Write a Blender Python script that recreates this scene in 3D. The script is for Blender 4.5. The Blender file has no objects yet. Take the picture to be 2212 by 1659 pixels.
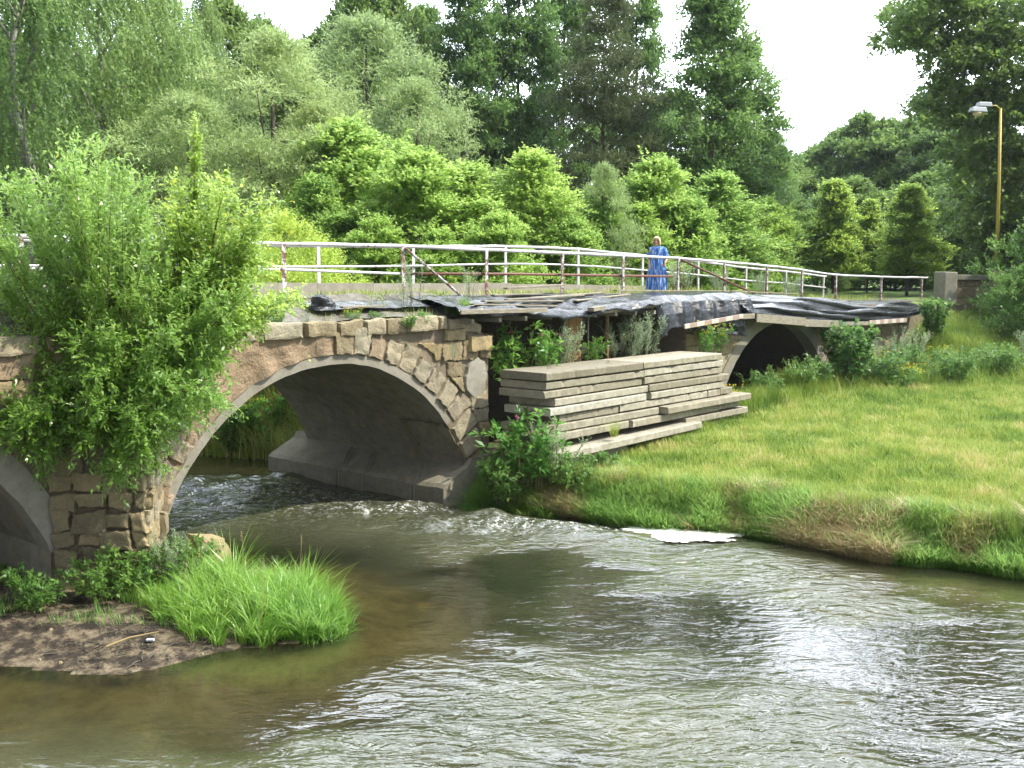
import bpy, bmesh, math, random
import numpy as np
from mathutils import Vector, Matrix

# ------------------------------------------------------------------ camera, sky, sun
SC = bpy.context.scene
COL = SC.collection
cam_d = bpy.data.cameras.new('camera'); CAM = bpy.data.objects.new('camera', cam_d); COL.objects.link(CAM)
CAM.location = (0, 0, 5.1)
CAM.rotation_euler = (math.radians(90 - 6.04), 0, 0)
cam_d.sensor_width = 36; cam_d.lens = 36 * 2268 / 2212
cam_d.clip_start = 0.1; cam_d.clip_end = 3000
SC.camera = CAM
SUN_EL, SUN_AZ = math.radians(50), math.radians(96)
W = bpy.data.worlds.new('World'); SC.world = W; W.use_nodes = True
wn, wl = W.node_tree.nodes, W.node_tree.links
bg = wn['Background']; bg.inputs['Strength'].default_value = 0.13
sky = wn.new('ShaderNodeTexSky'); sky.sky_type = 'NISHITA'; sky.sun_disc = False
sky.sun_elevation = SUN_EL; sky.sun_rotation = SUN_AZ
sky.air_density = 1.0; sky.dust_density = 3.0; sky.ozone_density = 1.2
tc = wn.new('ShaderNodeTexCoord'); sxyz = wn.new('ShaderNodeSeparateXYZ'); wl.new(tc.outputs['Generated'], sxyz.inputs[0])
cn = wn.new('ShaderNodeTexNoise'); cn.inputs['Scale'].default_value = 2.6; cn.inputs['Detail'].default_value = 7
mp = wn.new('ShaderNodeMapping'); mp.inputs['Scale'].default_value = (1, 1, 2.2); mp.inputs['Location'].default_value = (3.1, 1.4, 0)
wl.new(tc.outputs['Generated'], mp.inputs[0]); wl.new(mp.outputs[0], cn.inputs['Vector'])
cr = wn.new('ShaderNodeValToRGB'); cr.color_ramp.elements[0].position = 0.36; cr.color_ramp.elements[1].position = 0.56
cr.color_ramp.elements[0].color = (.25, .25, .25, 1)
wl.new(cn.outputs[0], cr.inputs[0])
cm = wn.new('ShaderNodeMix'); cm.data_type = 'RGBA'
wl.new(cr.outputs[0], cm.inputs['Factor']); wl.new(sky.outputs[0], cm.inputs['A']); 
nrmv = wn.new('ShaderNodeVectorMath'); nrmv.operation = 'DOT_PRODUCT'; wl.new(tc.outputs['Generated'], nrmv.inputs[0]); nrmv.inputs[1].default_value = (.33, .74, .585)
cr2 = wn.new('ShaderNodeValToRGB'); wl.new(nrmv.outputs['Value'], cr2.inputs[0])
e2 = cr2.color_ramp.elements; e2[0].position = 0.35; e2[0].color = (.1, .108, .12, 1); e2[1].position = .97; e2[1].color = (.93, .98, 1.06, 1)
k2 = e2.new(.75); k2.color = (.52, .6, .7, 1)
cs = wn.new('ShaderNodeVectorMath'); cs.operation = 'SCALE'; wl.new(cr2.outputs[0], cs.inputs[0]); cs.inputs['Scale'].default_value = 56
wl.new(cs.outputs[0], cm.inputs['B'])
wl.new(cm.outputs['Result'], bg.inputs['Color'])
sd = bpy.data.lights.new('sun', 'SUN'); SUN = bpy.data.objects.new('sun', sd); COL.objects.link(SUN)
sd.energy = 5.0; sd.angle = math.radians(0.6); sd.color = (1, .945, .83)
sv = Vector((math.cos(SUN_EL) * math.sin(SUN_AZ), math.cos(SUN_EL) * math.cos(SUN_AZ), math.sin(SUN_EL)))
SUN.rotation_euler = sv.to_track_quat('Z', 'Y').to_euler(); SUN.location = (30, -20, 60)
SC.view_settings.view_transform = 'Standard'; SC.view_settings.look = 'None'
SC.view_settings.exposure = 0.6; SC.view_settings.gamma = 1
SC.cycles.max_bounces = 8; SC.cycles.diffuse_bounces = 3; SC.cycles.glossy_bounces = 3
SC.cycles.transmission_bounces = 5; SC.cycles.transparent_max_bounces = 10
SC.cycles.sample_clamp_indirect = 6; SC.cycles.use_denoising = True; SC.cycles.caustics_reflective = False
SC.cycles.caustics_refractive = False

R = random.Random(7)
NR = np.random.default_rng(11)
PI = math.pi

# ------------------------------------------------------------------ bridge frame: s along, t across (away), z up
PX, PY = -2.487, 24.0
UX, UY = .6537, .7567
NX, NY = -.7567, .6537
def B(s, t, z): return (PX + UX * s + NX * t, PY + UY * s + NY * t, z)
def ST(X, Y): return ((X - PX) * UX + (Y - PY) * UY, (X - PX) * NX + (Y - PY) * NY)
BRZ = math.atan2(UY, UX)
def deck_z(s): return float(np.interp(s, [-20, -3.3, 0, 8.8, 12, 17.7, 20.5, 23.4, 28, 33, 50], [4.6, 4.6, 4.57, 4.5, 4.45, 4.3, 4.13, 3.95, 3.88, 3.85, 3.85]))
def rail_z(s): return float(np.interp(s, [-20, -3.28, .03, 2.8, 5.9, 8.75, 11.7, 14.6, 17.6, 20.4, 23.4, 28, 33], [5.72, 5.69, 5.71, 5.67, 5.64, 5.6, 5.55, 5.46, 5.35, 5.21, 5.02, 4.93, 4.88]))
def rail2_z(s): return float(np.interp(s, [-20, .37, 3.64, 7.5, 11.1, 18.7, 22.5, 26.1, 29.9], [5.74, 5.77, 5.81, 5.9, 5.88, 5.55, 5.3, 5.17, 4.94]))

# ------------------------------------------------------------------ noise in numpy
def _h(ix, iy, seed):
    n = (ix.astype(np.int64) * 374761393 + iy.astype(np.int64) * 668265263 + seed * 1442695041) & 0xffffffff
    n = ((n ^ (n >> 13)) * 1274126177) & 0xffffffff
    return ((n ^ (n >> 16)) & 0xffff) / 65535.0
def vnoise(x, y, seed=0):
    x = np.asarray(x, float); y = np.asarray(y, float)
    ix, iy = np.floor(x), np.floor(y); fx, fy = x - ix, y - iy
    fx = fx * fx * (3 - 2 * fx); fy = fy * fy * (3 - 2 * fy)
    a, b = _h(ix, iy, seed), _h(ix + 1, iy, seed); c, d = _h(ix, iy + 1, seed), _h(ix + 1, iy + 1, seed)
    return (a + (b - a) * fx) * (1 - fy) + (c + (d - c) * fx) * fy
def fbm(x, y, o=4, seed=0):
    r = 0; a = .5
    for i in range(o):
        r = r + a * vnoise(x * 2 ** i + 17.3 * i, y * 2 ** i - 9.1 * i, seed + i); a *= .5
    return r / (1 - .5 ** o)

# ------------------------------------------------------------------ materials
def mk(name):
    m = bpy.data.materials.new(name); m.use_nodes = True
    nt = m.node_tree; nt.nodes.clear()
    out = nt.nodes.new('ShaderNodeOutputMaterial')
    return m, nt.nodes, nt.links, out
def ramp(N, L, src, stops):
    r = N.new('ShaderNodeValToRGB'); e = r.color_ramp.elements
    while len(e) > 1: e.remove(e[-1])
    e[0].position = stops[0][0]; e[0].color = (*stops[0][1], 1)
    for p, c in stops[1:]:
        k = e.new(p); k.color = (*c, 1)
    L.new(src, r.inputs[0]); return r.outputs[0]
def noise(N, L, scale, detail=5, rough=.6, vec=None, dist=0):
    n = N.new('ShaderNodeTexNoise'); n.inputs['Scale'].default_value = scale; n.inputs['Detail'].default_value = detail
    n.inputs['Roughness'].default_value = rough; n.inputs['Distortion'].default_value = dist
    if vec is None:
        t = N.new('ShaderNodeNewGeometry'); vec = t.outputs['Position']
    L.new(vec, n.inputs['Vector']); return n.outputs[0]
def scaled(N, L, sc, rot=(0, 0, 0)):
    t = N.new('ShaderNodeNewGeometry'); m = N.new('ShaderNodeMapping')
    m.inputs['Scale'].default_value = sc; m.inputs['Rotation'].default_value = rot
    L.new(t.outputs['Position'], m.inputs[0]); return m.outputs[0]
def attr(N, name='tone'):
    a = N.new('ShaderNodeAttribute'); a.attribute_name = name; return a.outputs['Fac']
def mixc(N, L, f, a, b, mode='MIX'):
    m = N.new('ShaderNodeMix'); m.data_type = 'RGBA'; m.blend_type = mode
    for i, v in (('Factor', f), ('A', a), ('B', b)):
        if isinstance(v, (int, float)): m.inputs[i].default_value = v
        elif isinstance(v, tuple): m.inputs[i].default_value = (*v, 1)
        else: L.new(v, m.inputs[i])
    return m.outputs['Result']
def mth(N, L, op, a, b=0.0, c=None):
    m = N.new('ShaderNodeMath'); m.operation = op
    for i, v in enumerate([a, b] + ([c] if c is not None else [])):
        if isinstance(v, (int, float)): m.inputs[i].default_value = v
        else: L.new(v, m.inputs[i])
    return m.outputs[0]
def bump(N, L, h, strength=.5, dist=.02, nrm=None):
    b = N.new('ShaderNodeBump'); b.inputs['Strength'].default_value = strength; b.inputs['Distance'].default_value = dist
    L.new(h, b.inputs['Height'])
    if nrm is not None: L.new(nrm, b.inputs['Normal'])
    return b.outputs[0]
def prin(N, L, col, rough=.9, spec=.3, nrm=None, **kw):
    p = N.new('ShaderNodeBsdfPrincipled')
    if isinstance(col, tuple): p.inputs['Base Color'].default_value = (*col, 1)
    else: L.new(col, p.inputs['Base Color'])
    if isinstance(rough, (int, float)): p.inputs['Roughness'].default_value = rough
    else: L.new(rough, p.inputs['Roughness'])
    p.inputs['Specular IOR Level'].default_value = spec
    if nrm is not None: L.new(nrm, p.inputs['Normal'])
    for k, v in kw.items(): p.inputs[k].default_value = v
    return p.outputs[0]

def leaf_mat(name, c0, c1, c2, trans=.35, tcol=None, rough=.45, spec=.35, big=.35):
    m, N, L, out = mk(name)
    t = attr(N)
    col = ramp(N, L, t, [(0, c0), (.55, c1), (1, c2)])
    n = noise(N, L, big, 3)
    oi = N.new('ShaderNodeObjectInfo')
    col = mixc(N, L, mth(N, L, 'MULTIPLY', n, .4), col, tuple(x * .7 for x in c0))
    hs = N.new('ShaderNodeHueSaturation'); L.new(col, hs.inputs['Color'])
    L.new(mth(N, L, 'MULTIPLY_ADD', oi.outputs['Random'], .042, .472), hs.inputs['Hue']); L.new(mth(N, L, 'MULTIPLY_ADD', oi.outputs['Random'], -.45, 1.22), hs.inputs['Value'])
    hs.inputs['Saturation'].default_value = 1.12; col = hs.outputs[0]
    p = prin(N, L, col, rough, spec)
    tr = N.new('ShaderNodeBsdfTranslucent')
    tc_ = mixc(N, L, .6, col, tcol or tuple(min(1, x * 1.9) for x in c2))
    L.new(tc_, tr.inputs[0])
    mx = N.new('ShaderNodeMixShader'); mx.inputs[0].default_value = trans
    L.new(p, mx.inputs[1]); L.new(tr.outputs[0], mx.inputs[2]); L.new(mx.outputs[0], out.inputs[0])
    return m
M = {}
M['birch'] = leaf_mat('birch leaves', (.06, .115, .04), (.12, .2, .06), (.24, .34, .11), .4)
M['silver'] = leaf_mat('silvery willow leaves', (.09, .155, .05), (.2, .29, .1), (.38, .47, .2), .35, rough=.42)
M['alder'] = leaf_mat('alder leaves', (.04, .085, .024), (.09, .175, .045), (.2, .32, .09), .4)
M['dark'] = leaf_mat('dark wood leaves', (.045, .09, .026), (.1, .17, .045), (.2, .3, .08), .38)
M['brown_green'] = leaf_mat('dull pine green', (.05, .075, .03), (.09, .12, .045), (.15, .18, .08), .25)
M['bright'] = leaf_mat('bright sapling leaves', (.06, .14, .022), (.165, .31, .048), (.37, .5, .145), .46)
M['lime'] = leaf_mat('linden leaves', (.08, .15, .025), (.19, .31, .05), (.42, .54, .12), .45)
M['willow'] = leaf_mat('goat willow leaves', (.04, .11, .025), (.12, .25, .045), (.33, .47, .14), .42, rough=.33, spec=.6)
M['sapling'] = leaf_mat('birch sapling leaves', (.07, .15, .03), (.18, .32, .06), (.42, .52, .13), .45, rough=.33, spec=.6)
M['weed'] = leaf_mat('broad weed leaves', (.05, .14, .03), (.1, .24, .05), (.2, .36, .08), .35, rough=.4)
M['mugwort'] = leaf_mat('grey green mugwort', (.12, .17, .09), (.2, .27, .15), (.33, .4, .25), .3)
M['nettle'] = leaf_mat('dark nettle leaves', (.04, .1, .025), (.08, .175, .04), (.18, .3, .085), .33)
M['reed'] = leaf_mat('fresh long grass', (.05, .13, .02), (.13, .29, .045), (.33, .48, .14), .4, rough=.32, spec=.5)
M['straw'] = leaf_mat('dry straw', (.3, .24, .12), (.42, .34, .18), (.55, .46, .28), .3)
M['flower_y'] = leaf_mat('yellow flowers', (.6, .45, .02), (.75, .6, .03), (.85, .7, .05), .2)
M['flower_p'] = leaf_mat('pink flowers', (.45, .08, .2), (.6, .15, .3), (.7, .3, .4), .2)
M['dryleaf'] = leaf_mat('yellowing leaves', (.4, .3, .04), (.5, .4, .06), (.6, .5, .1), .4)

def grass_mat():
    m, N, L, out = mk('meadow grass blades')
    t = attr(N)
    g = ramp(N, L, t, [(0, (.06, .13, .02)), (.4, (.21, .315, .045)), (.75, (.39, .44, .095)), (1, (.57, .48, .22))])
    p = prin(N, L, g, .5, .3)
    tr = N.new('ShaderNodeBsdfTranslucent'); L.new(g, tr.inputs[0])
    mx = N.new('ShaderNodeMixShader'); mx.inputs[0].default_value = .35
    L.new(p, mx.inputs[1]); L.new(tr.outputs[0], mx.inputs[2]); L.new(mx.outputs[0], out.inputs[0]); return m
M['grass'] = grass_mat()

def ground_mat():
    m, N, L, out = mk('ground')
    g = ramp(N, L, noise(N, L, 1.2, 6), [(.3, (.05, .09, .02)), (.5, (.12, .19, .04)), (.62, (.17, .22, .06)), (.75, (.24, .22, .1))])
    mud = ramp(N, L, noise(N, L, 3.5, 7, .7), [(.32, (.014, .011, .009)), (.47, (.05, .038, .026)), (.56, (.16, .125, .08)), (.7, (.26, .21, .14))])
    sand = ramp(N, L, noise(N, L, 1.6, 6, .7), [(.3, (.17, .12, .045)), (.5, (.36, .27, .11)), (.7, (.5, .4, .19))])
    deep = ramp(N, L, noise(N, L, 1.5, 5), [(.3, (.02, .024, .009)), (.7, (.05, .052, .018))])
    dirt = ramp(N, L, noise(N, L, 6, 6, .7), [(.3, (.06, .05, .035)), (.7, (.17, .14, .1))])
    c = mixc(N, L, attr(N, 'mud'), g, mud)
    c = mixc(N, L, attr(N, 'dirt'), c, dirt)
    c = mixc(N, L, attr(N, 'bed'), c, sand)
    c = mixc(N, L, attr(N, 'deep'), c, deep)
    b = bump(N, L, noise(N, L, 9, 8, .75), .9, .08)
    L.new(prin(N, L, c, .95, .2, b), out.inputs[0]); return m
M['ground'] = ground_mat()

def water_mat():
    m, N, L, out = mk('river water')
    ch = attr(N, 'chop')
    v1 = scaled(N, L, (1.3, 2.7, 1), (0, 0, .15)); n1 = noise(N, L, 1.2, 2, .45, v1, 1.2)
    v2 = scaled(N, L, (3.0, 6, 1), (0, 0, -.12)); n2 = noise(N, L, 1.5, 2, .5, v2, 1.4)
    h = mth(N, L, 'ADD', mth(N, L, 'MULTIPLY', n1, 1.0), mth(N, L, 'MULTIPLY', n2, .3))
    bp = N.new('ShaderNodeBump'); bp.inputs['Distance'].default_value = .2
    L.new(h, bp.inputs['Height']); L.new(mth(N, L, 'MULTIPLY_ADD', ch, .3, .02), bp.inputs['Strength'])
    nr = bp.outputs[0]
    murk = N.new('ShaderNodeBsdfDiffuse'); L.new(ramp(N, L, noise(N, L, .25, 3), [(.35, (.04, .045, .024)), (.65, (.075, .076, .04))]), murk.inputs[0])
    tr = N.new('ShaderNodeBsdfTransparent'); tr.inputs[0].default_value = (.84, .8, .56, 1)
    gl = N.new('ShaderNodeBsdfGlossy'); gl.inputs['Roughness'].default_value = .03; L.new(nr, gl.inputs['Normal'])
    fr = N.new('ShaderNodeFresnel'); fr.inputs['IOR'].default_value = 1.6; L.new(nr, fr.inputs['Normal'])
    m1 = N.new('ShaderNodeMixShader'); L.new(mth(N, L, 'MULTIPLY_ADD', ch, .5, .15), m1.inputs[0])
    L.new(tr.outputs[0], m1.inputs[1]); L.new(murk.outputs[0], m1.inputs[2])
    m2 = N.new('ShaderNodeMixShader'); L.new(fr.outputs[0], m2.inputs[0]); L.new(m1.outputs[0], m2.inputs[1]); L.new(gl.outputs[0], m2.inputs[2])
    foam = N.new('ShaderNodeBsdfDiffuse'); foam.inputs[0].default_value = (.8, .8, .78, 1)
    fn = noise(N, L, 9, 5, .75); fm = mth(N, L, 'MULTIPLY', ramp(N, L, fn, [(.52, (0, 0, 0)), (.62, (1, 1, 1))]), attr(N, 'foam'))
    m3 = N.new('ShaderNodeMixShader'); L.new(fm, m3.inputs[0]); L.new(m2.outputs[0], m3.inputs[1]); L.new(foam.outputs[0], m3.inputs[2])
    L.new(m3.outputs[0], out.inputs[0]); return m
M['water'] = water_mat()

def stone_mat(name, cols, bumpd=.03, scale=1.0, stain=.5, sharp=.85):
    m, N, L, out = mk(name)
    c = ramp(N, L, attr(N), cols)
    n1 = noise(N, L, 3 * scale, 8, .7); n2 = noise(N, L, 17 * scale, 6, .7); n3 = noise(N, L, 1.1 * scale, 4)
    c = mixc(N, L, mth(N, L, 'MULTIPLY', ramp(N, L, n1, [(.35, (0, 0, 0)), (.7, (1, 1, 1))]), stain), c, (.07, .06, .045))
    c = mixc(N, L, mth(N, L, 'MULTIPLY', ramp(N, L, n2, [(.45, (0, 0, 0)), (.75, (1, 1, 1))]), .4), c, (.34, .3, .21))
    c = mixc(N, L, mth(N, L, 'MULTIPLY', ramp(N, L, n3, [(.5, (0, 0, 0)), (.7, (1, 1, 1))]), .3), c, (.13, .13, .07))
    h = mth(N, L, 'ADD', n1, mth(N, L, 'MULTIPLY', n2, .45))
    L.new(prin(N, L, c, .93, .15, bump(N, L, h, sharp, bumpd)), out.inputs[0]); return m
M['stone'] = stone_mat('old sandstone', [(0, (.12, .1, .06)), (.3, (.3, .24, .14)), (.55, (.42, .32, .165)), (.75, (.38, .335, .24)), (.9, (.36, .26, .165)), (1, (.32, .2, .12))], .055, 1.3, .6, 1)
M['mortar'] = stone_mat('rough mortar', [(0, (.13, .105, .075)), (.5, (.2, .16, .11)), (1, (.26, .19, .13))], .05, 1.4)
M['rough'] = stone_mat('reddish rubble', [(0, (.33, .26, .17)), (.5, (.36, .26, .165)), (1, (.37, .24, .155))], .08, 1.2, .5, 1)
M['concrete'] = stone_mat('weathered concrete', [(0, (.14, .13, .105)), (.5, (.27, .25, .205)), (1, (.36, .34, .285))], .012, 1.5, .45)
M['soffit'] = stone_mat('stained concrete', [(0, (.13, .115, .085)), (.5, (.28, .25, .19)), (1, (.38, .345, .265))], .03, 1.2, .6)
M['slab'] = stone_mat('cast concrete', [(0, (.14, .125, .09)), (.35, (.27, .24, .175)), (.7, (.39, .36, .285)), (1, (.5, .475, .4))], .018, 2.2, .55)
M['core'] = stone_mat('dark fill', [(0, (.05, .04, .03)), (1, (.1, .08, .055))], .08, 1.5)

def paint_mat(name, rust_amt, white=(.5, .5, .52)):
    m, N, L, out = mk(name)
    v = scaled(N, L, (3.5, 3.5, 3.5)); n = noise(N, L, 2.4, 8, .75, v)
    mask = ramp(N, L, n, [(rust_amt - .03, (1, 1, 1)), (rust_amt + .03, (0, 0, 0))])
    rust = ramp(N, L, noise(N, L, 14, 6), [(.3, (.07, .03, .02)), (.7, (.19, .075, .045))])
    wc = mixc(N, L, mth(N, L, 'MULTIPLY', noise(N, L, 30, 4), .35), white, (.45, .4, .36))
    c = mixc(N, L, mask, wc, rust)
    L.new(prin(N, L, c, .6, .35, bump(N, L, n, .4, .01)), out.inputs[0]); return m
M['white_rail'] = paint_mat('peeling white paint', .40)
M['mixed_rail'] = paint_mat('rusty white paint', .5)
M['rust'] = paint_mat('bare rust', .72)
def simple(name, c0, c1, rough=.8, spec=.3, sc=8, bd=.01, stretch=(1, 1, 1), trans=0):
    m, N, L, out = mk(name)
    n = noise(N, L, sc, 6, .65, scaled(N, L, stretch))
    s = prin(N, L, ramp(N, L, n, [(.3, c0), (.7, c1)]), rough, spec, bump(N, L, n, .5, bd))
    L.new(s, out.inputs[0]); return m
M['wood'] = simple('grey weathered timber', (.14, .12, .09), (.32, .29, .225), .9, .15, 4, .01, (1, 1, 9))
M['wood_new'] = simple('brown timber', (.16, .09, .04), (.34, .21, .1), .8, .2, 4, .01, (8, 8, 1))
M['bark'] = simple('bark', (.05, .045, .035), (.15, .13, .1), .95, .1, 6, .03, (3, 3, 1))
M['birchbark'] = simple('pale bark', (.12, .11, .09), (.4, .39, .36), .9, .1, 3, .02, (1, 1, 4))
M['twig'] = simple('green brown twig', (.08, .07, .03), (.18, .15, .07), .8, .2, 6)
M['gravel'] = simple('grey deck surface', (.07, .065, .055), (.2, .185, .155), .95, .1, 7, .05)
M['foam'] = simple('white foam', (.66, .64, .58), (.84, .83, .8), .7, .3, 10, .02)
M['yellow'] = simple('yellow paint', (.36, .27, .05), (.5, .38, .07), .5, .4, 5, .003)
M['maroon'] = simple('maroon paint', (.2, .04, .07), (.3, .08, .1), .5, .4, 5, .003)
M['lampgrey'] = simple('lamp housing', (.4, .42, .44), (.55, .56, .57), .4, .5, 5, .002)
M['lampglass'] = simple('lamp bowl', (.55, .45, .25), (.65, .55, .3), .2, .5, 5, .002)
M['skin'] = simple('skin', (.5, .29, .2), (.6, .37, .27), .55, .35, 9, .001)
M['hair'] = simple('blond hair', (.55, .4, .17), (.82, .66, .38), .5, .4, 30, .01, (1, 1, .2))
M['litter'] = simple('white plastic', (.7, .75, .8), (.8, .85, .85), .3, .5)
M['shoe'] = simple('pale shoe', (.45, .42, .4), (.6, .57, .54), .5, .4)
def dress_mat():
    m, N, L, out = mk('blue streaked cloth')
    n = noise(N, L, 1.0, 4, .6, scaled(N, L, (26, 26, 3.2)), .4)
    c = ramp(N, L, n, [(.35, (.03, .07, .25)), (.48, (.05, .14, .4)), (.56, (.18, .33, .62)), (.68, (.62, .7, .85))])
    L.new(prin(N, L, c, .8, .2), out.inputs[0]); return m
M['dress'] = dress_mat()
def tarp_mat():
    m, N, L, out = mk('black plastic sheet')
    n = noise(N, L, 1.0, 5, .6, scaled(N, L, (5, 5, 5)), 1.2); n2 = noise(N, L, 2.5, 4, .6, scaled(N, L, (1.2, 1.2, 6), (0, .3, 0)), .5)
    c = ramp(N, L, noise(N, L, 2, 5), [(.3, (.008, .009, .011)), (.62, (.018, .02, .023)), (.8, (.07, .07, .07))])
    h = mth(N, L, 'ADD', n, n2)
    L.new(prin(N, L, c, .2, .3, bump(N, L, h, .4, .05)), out.inputs[0]); return m
M['tarp'] = tarp_mat()
def striped_mat():
    m, N, L, out = mk('faded red and white board')
    g = N.new('ShaderNodeNewGeometry'); d = N.new('ShaderNodeVectorMath'); d.operation = 'DOT_PRODUCT'
    L.new(g.outputs['Position'], d.inputs[0]); d.inputs[1].default_value = (UX, UY, 0)
    f = mth(N, L, 'FRACT', mth(N, L, 'MULTIPLY', d.outputs['Value'], 1.25))
    k = mth(N, L, 'GREATER_THAN', f, .5)
    w = mixc(N, L, noise(N, L, 12, 5), (.3, .27, .22), (.55, .52, .46))
    r = mixc(N, L, noise(N, L, 12, 5), (.3, .27, .22), (.3, .17, .14))
    L.new(prin(N, L, mixc(N, L, k, w, r), .85, .2), out.inputs[0]); return m
M['striped'] = striped_mat()

# ------------------------------------------------------------------ mesh helpers
def raw(name, V, F, mat, parent=None, origin=None, tone=None, smooth=False, attrs=None):
    """V (n,3) array world coords; F list of tuples or (m,4)/(m,3) array."""
    V = np.asarray(V, dtype=np.float64).reshape(-1, 3)
    if origin is None: origin = parent.matrix_world.translation if parent is not None and False else (ORG.get(parent.name, (0, 0, 0)) if parent is not None else (0, 0, 0))
    V = V - np.asarray(origin)
    me = bpy.data.meshes.new(name)
    if isinstance(F, np.ndarray):
        k = F.shape[1]; me.vertices.add(len(V)); me.vertices.foreach_set('co', V.ravel())
        me.loops.add(F.size); me.loops.foreach_set('vertex_index', F.ravel().astype(np.int32))
        me.polygons.add(len(F)); me.polygons.foreach_set('loop_start', (np.arange(len(F)) * k).astype(np.int32))
        me.polygons.foreach_set('loop_total', np.full(len(F), k, np.int32)); me.update(calc_edges=True)
    else:
        me.from_pydata(V.tolist(), [], F); me.update()
    if tone is not None:
        a = me.attributes.new('tone', 'FLOAT', 'FACE'); a.data.foreach_set('value', np.asarray(tone, np.float32))
    for k, v in (attrs or {}).items():
        a = me.attributes.new(k, 'FLOAT', 'POINT'); a.data.foreach_set('value', np.asarray(v, np.float32))
    if smooth: me.polygons.foreach_set('use_smooth', np.ones(len(me.polygons), bool))
    me.materials.append(mat if not isinstance(mat, str) else M[mat])
    o = bpy.data.objects.new(name, me); COL.objects.link(o)
    if parent is not None: o.parent = parent; ORG[o.name] = origin
    else: o.location = origin; ORG[o.name] = origin
    return o
ORG = {}
def tag(o, label=None, cat=None, group=None, kind=None):
    if label: o['label'] = label
    if cat: o['category'] = cat
    if group: o['group'] = group
    if kind: o['kind'] = kind
    return o
def thing(name, loc, label, cat, group=None):
    o = bpy.data.objects.new(name, None); COL.objects.link(o); o.location = loc; ORG[o.name] = tuple(loc)
    o.empty_display_size = .2
    return tag(o, label, cat, group)
def copy_tree(o, loc, rz=0, sc=1, label=None):
    c = o.copy(); COL.objects.link(c); c.location = loc; c.rotation_euler = (0, 0, rz)
    c.scale = (sc, sc, sc) if isinstance(sc, (int, float)) else sc
    if label: c['label'] = label
    for ch in list(o.children):
        d = ch.copy(); COL.objects.link(d); d.parent = c
        for g in list(ch.children):
            e = g.copy(); COL.objects.link(e); e.parent = d
    return c
class MB:
    def __init__(s): s.V = []; s.F = []; s.T = []
    def add(s, V, F, tone=.5):
        b = len(s.V); s.V.extend([tuple(v) for v in V])
        for f in F: s.F.append(tuple(b + i for i in f)); s.T.append(tone)
    def hexa(s, c, tone=.5):  # 8 corners: bottom 4 ccw, top 4
        s.add(c, [(0, 3, 2, 1), (4, 5, 6, 7), (0, 1, 5, 4), (1, 2, 6, 5), (2, 3, 7, 6), (3, 0, 4, 7)], tone)
    def sbox(s, s0, s1, t0, t1, z0, z1, tone=.5):
        s.hexa([B(s0, t0, z0), B(s1, t0, z0), B(s1, t1, z0), B(s0, t1, z0), B(s0, t0, z1), B(s1, t0, z1), B(s1, t1, z1), B(s0, t1, z1)], tone)
    def tube(s, pts, r, n=8, tone=.5, cap=True):
        P = [Vector(p) for p in pts]; rs = r if isinstance(r, (list, tuple)) else [r] * len(P)
        rings = []; V = []; F = []
        up = Vector((0, 0, 1))
        for i, p in enumerate(P):
            d = (P[min(i + 1, len(P) - 1)] - P[max(i - 1, 0)]).normalized()
            ref = up if abs(d.z) < .9 else Vector((1, 0, 0))
            a = d.cross(ref).normalized(); b = d.cross(a)
            for k in range(n):
                an = 2 * PI * k / n; V.append(p + (a * math.cos(an) + b * math.sin(an)) * rs[i])
        for i in range(len(P) - 1):
            for k in range(n): F.append((i * n + k, i * n + (k + 1) % n, (i + 1) * n + (k + 1) % n, (i + 1) * n + k))
        if cap: F.append(tuple(range(n - 1, -1, -1))); F.append(tuple((len(P) - 1) * n + k for k in range(n)))
        s.add(V, F, tone)
    def beam(s, p0, p1, w, h, tone=.5):  # board of width w (horizontal across) and height h
        p0, p1 = Vector(p0), Vector(p1); d = (p1 - p0).normalized()
        a = d.cross(Vector((0, 0, 1))).normalized() * w / 2; b = a.cross(d).normalized() * h / 2
        s.hexa([p0 - a - b, p0 + a - b, p1 + a - b, p1 - a - b, p0 - a + b, p0 + a + b, p1 + a + b, p1 - a + b], tone)
    def build(s, name, mat, parent=None, origin=None, smooth=False):
        return raw(name, s.V, s.F, mat, parent, origin, s.T, smooth)
def fix_normals(o):
    bm = bmesh.new(); bm.from_mesh(o.data); bmesh.ops.recalc_face_normals(bm, faces=bm.faces); bm.to_mesh(o.data); bm.free(); return o
def bevel(o, w, seg=2):
    m = o.modifiers.new('bevel', 'BEVEL'); m.width = w; m.segments = seg; m.limit_method = 'ANGLE'; return o

# ------------------------------------------------------------------ ground and river
RB = np.array([(60, 9), (30, 13.0), (14, 15.2), (10.5, 16.3), (8.59, 17.17), (7.1, 17.9), (5.88, 18.75), (5.0, 19.6), (4.3, 20.1), (3.1, 20.3), (2.18, 20.7), (1.3, 21.5), (.64, 22.1),
    (-.6, 22.5), (-1.19, 22.9), (-5.5, 26.9), (-6.4, 28.0), (-8.64, 29.0), (-12, 30.2), (-20, 32.5), (-60, 40)], float)
LB = np.array([(-60, 6), (-12, 11.8), (-6.67, 13.2), (-5.7, 12.95), (-4.85, 12.85), (-4.3, 13.2), (-3.8, 13.75), (-3.0, 13.95), (-2.5, 14.3), (-2.3, 14.9), (-2.8, 16.1), (-3.73, 17.5), (-5.1, 17.5),
    (-6.0, 17.9), (-7.0, 18.9), (-10.3, 21.8), (-13, 23.8), (-20, 26.5), (-60, 32)], float)
def seg_dist(X, Y, P):
    best = np.full(X.shape, 1e9)
    for (x0, y0), (x1, y1) in zip(P[:-1], P[1:]):
        dx, dy = x1 - x0, y1 - y0; t = np.clip(((X - x0) * dx + (Y - y0) * dy) / (dx * dx + dy * dy), 0, 1)
        best = np.minimum(best, np.hypot(X - x0 - t * dx, Y - y0 - t * dy))
    return best
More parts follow.
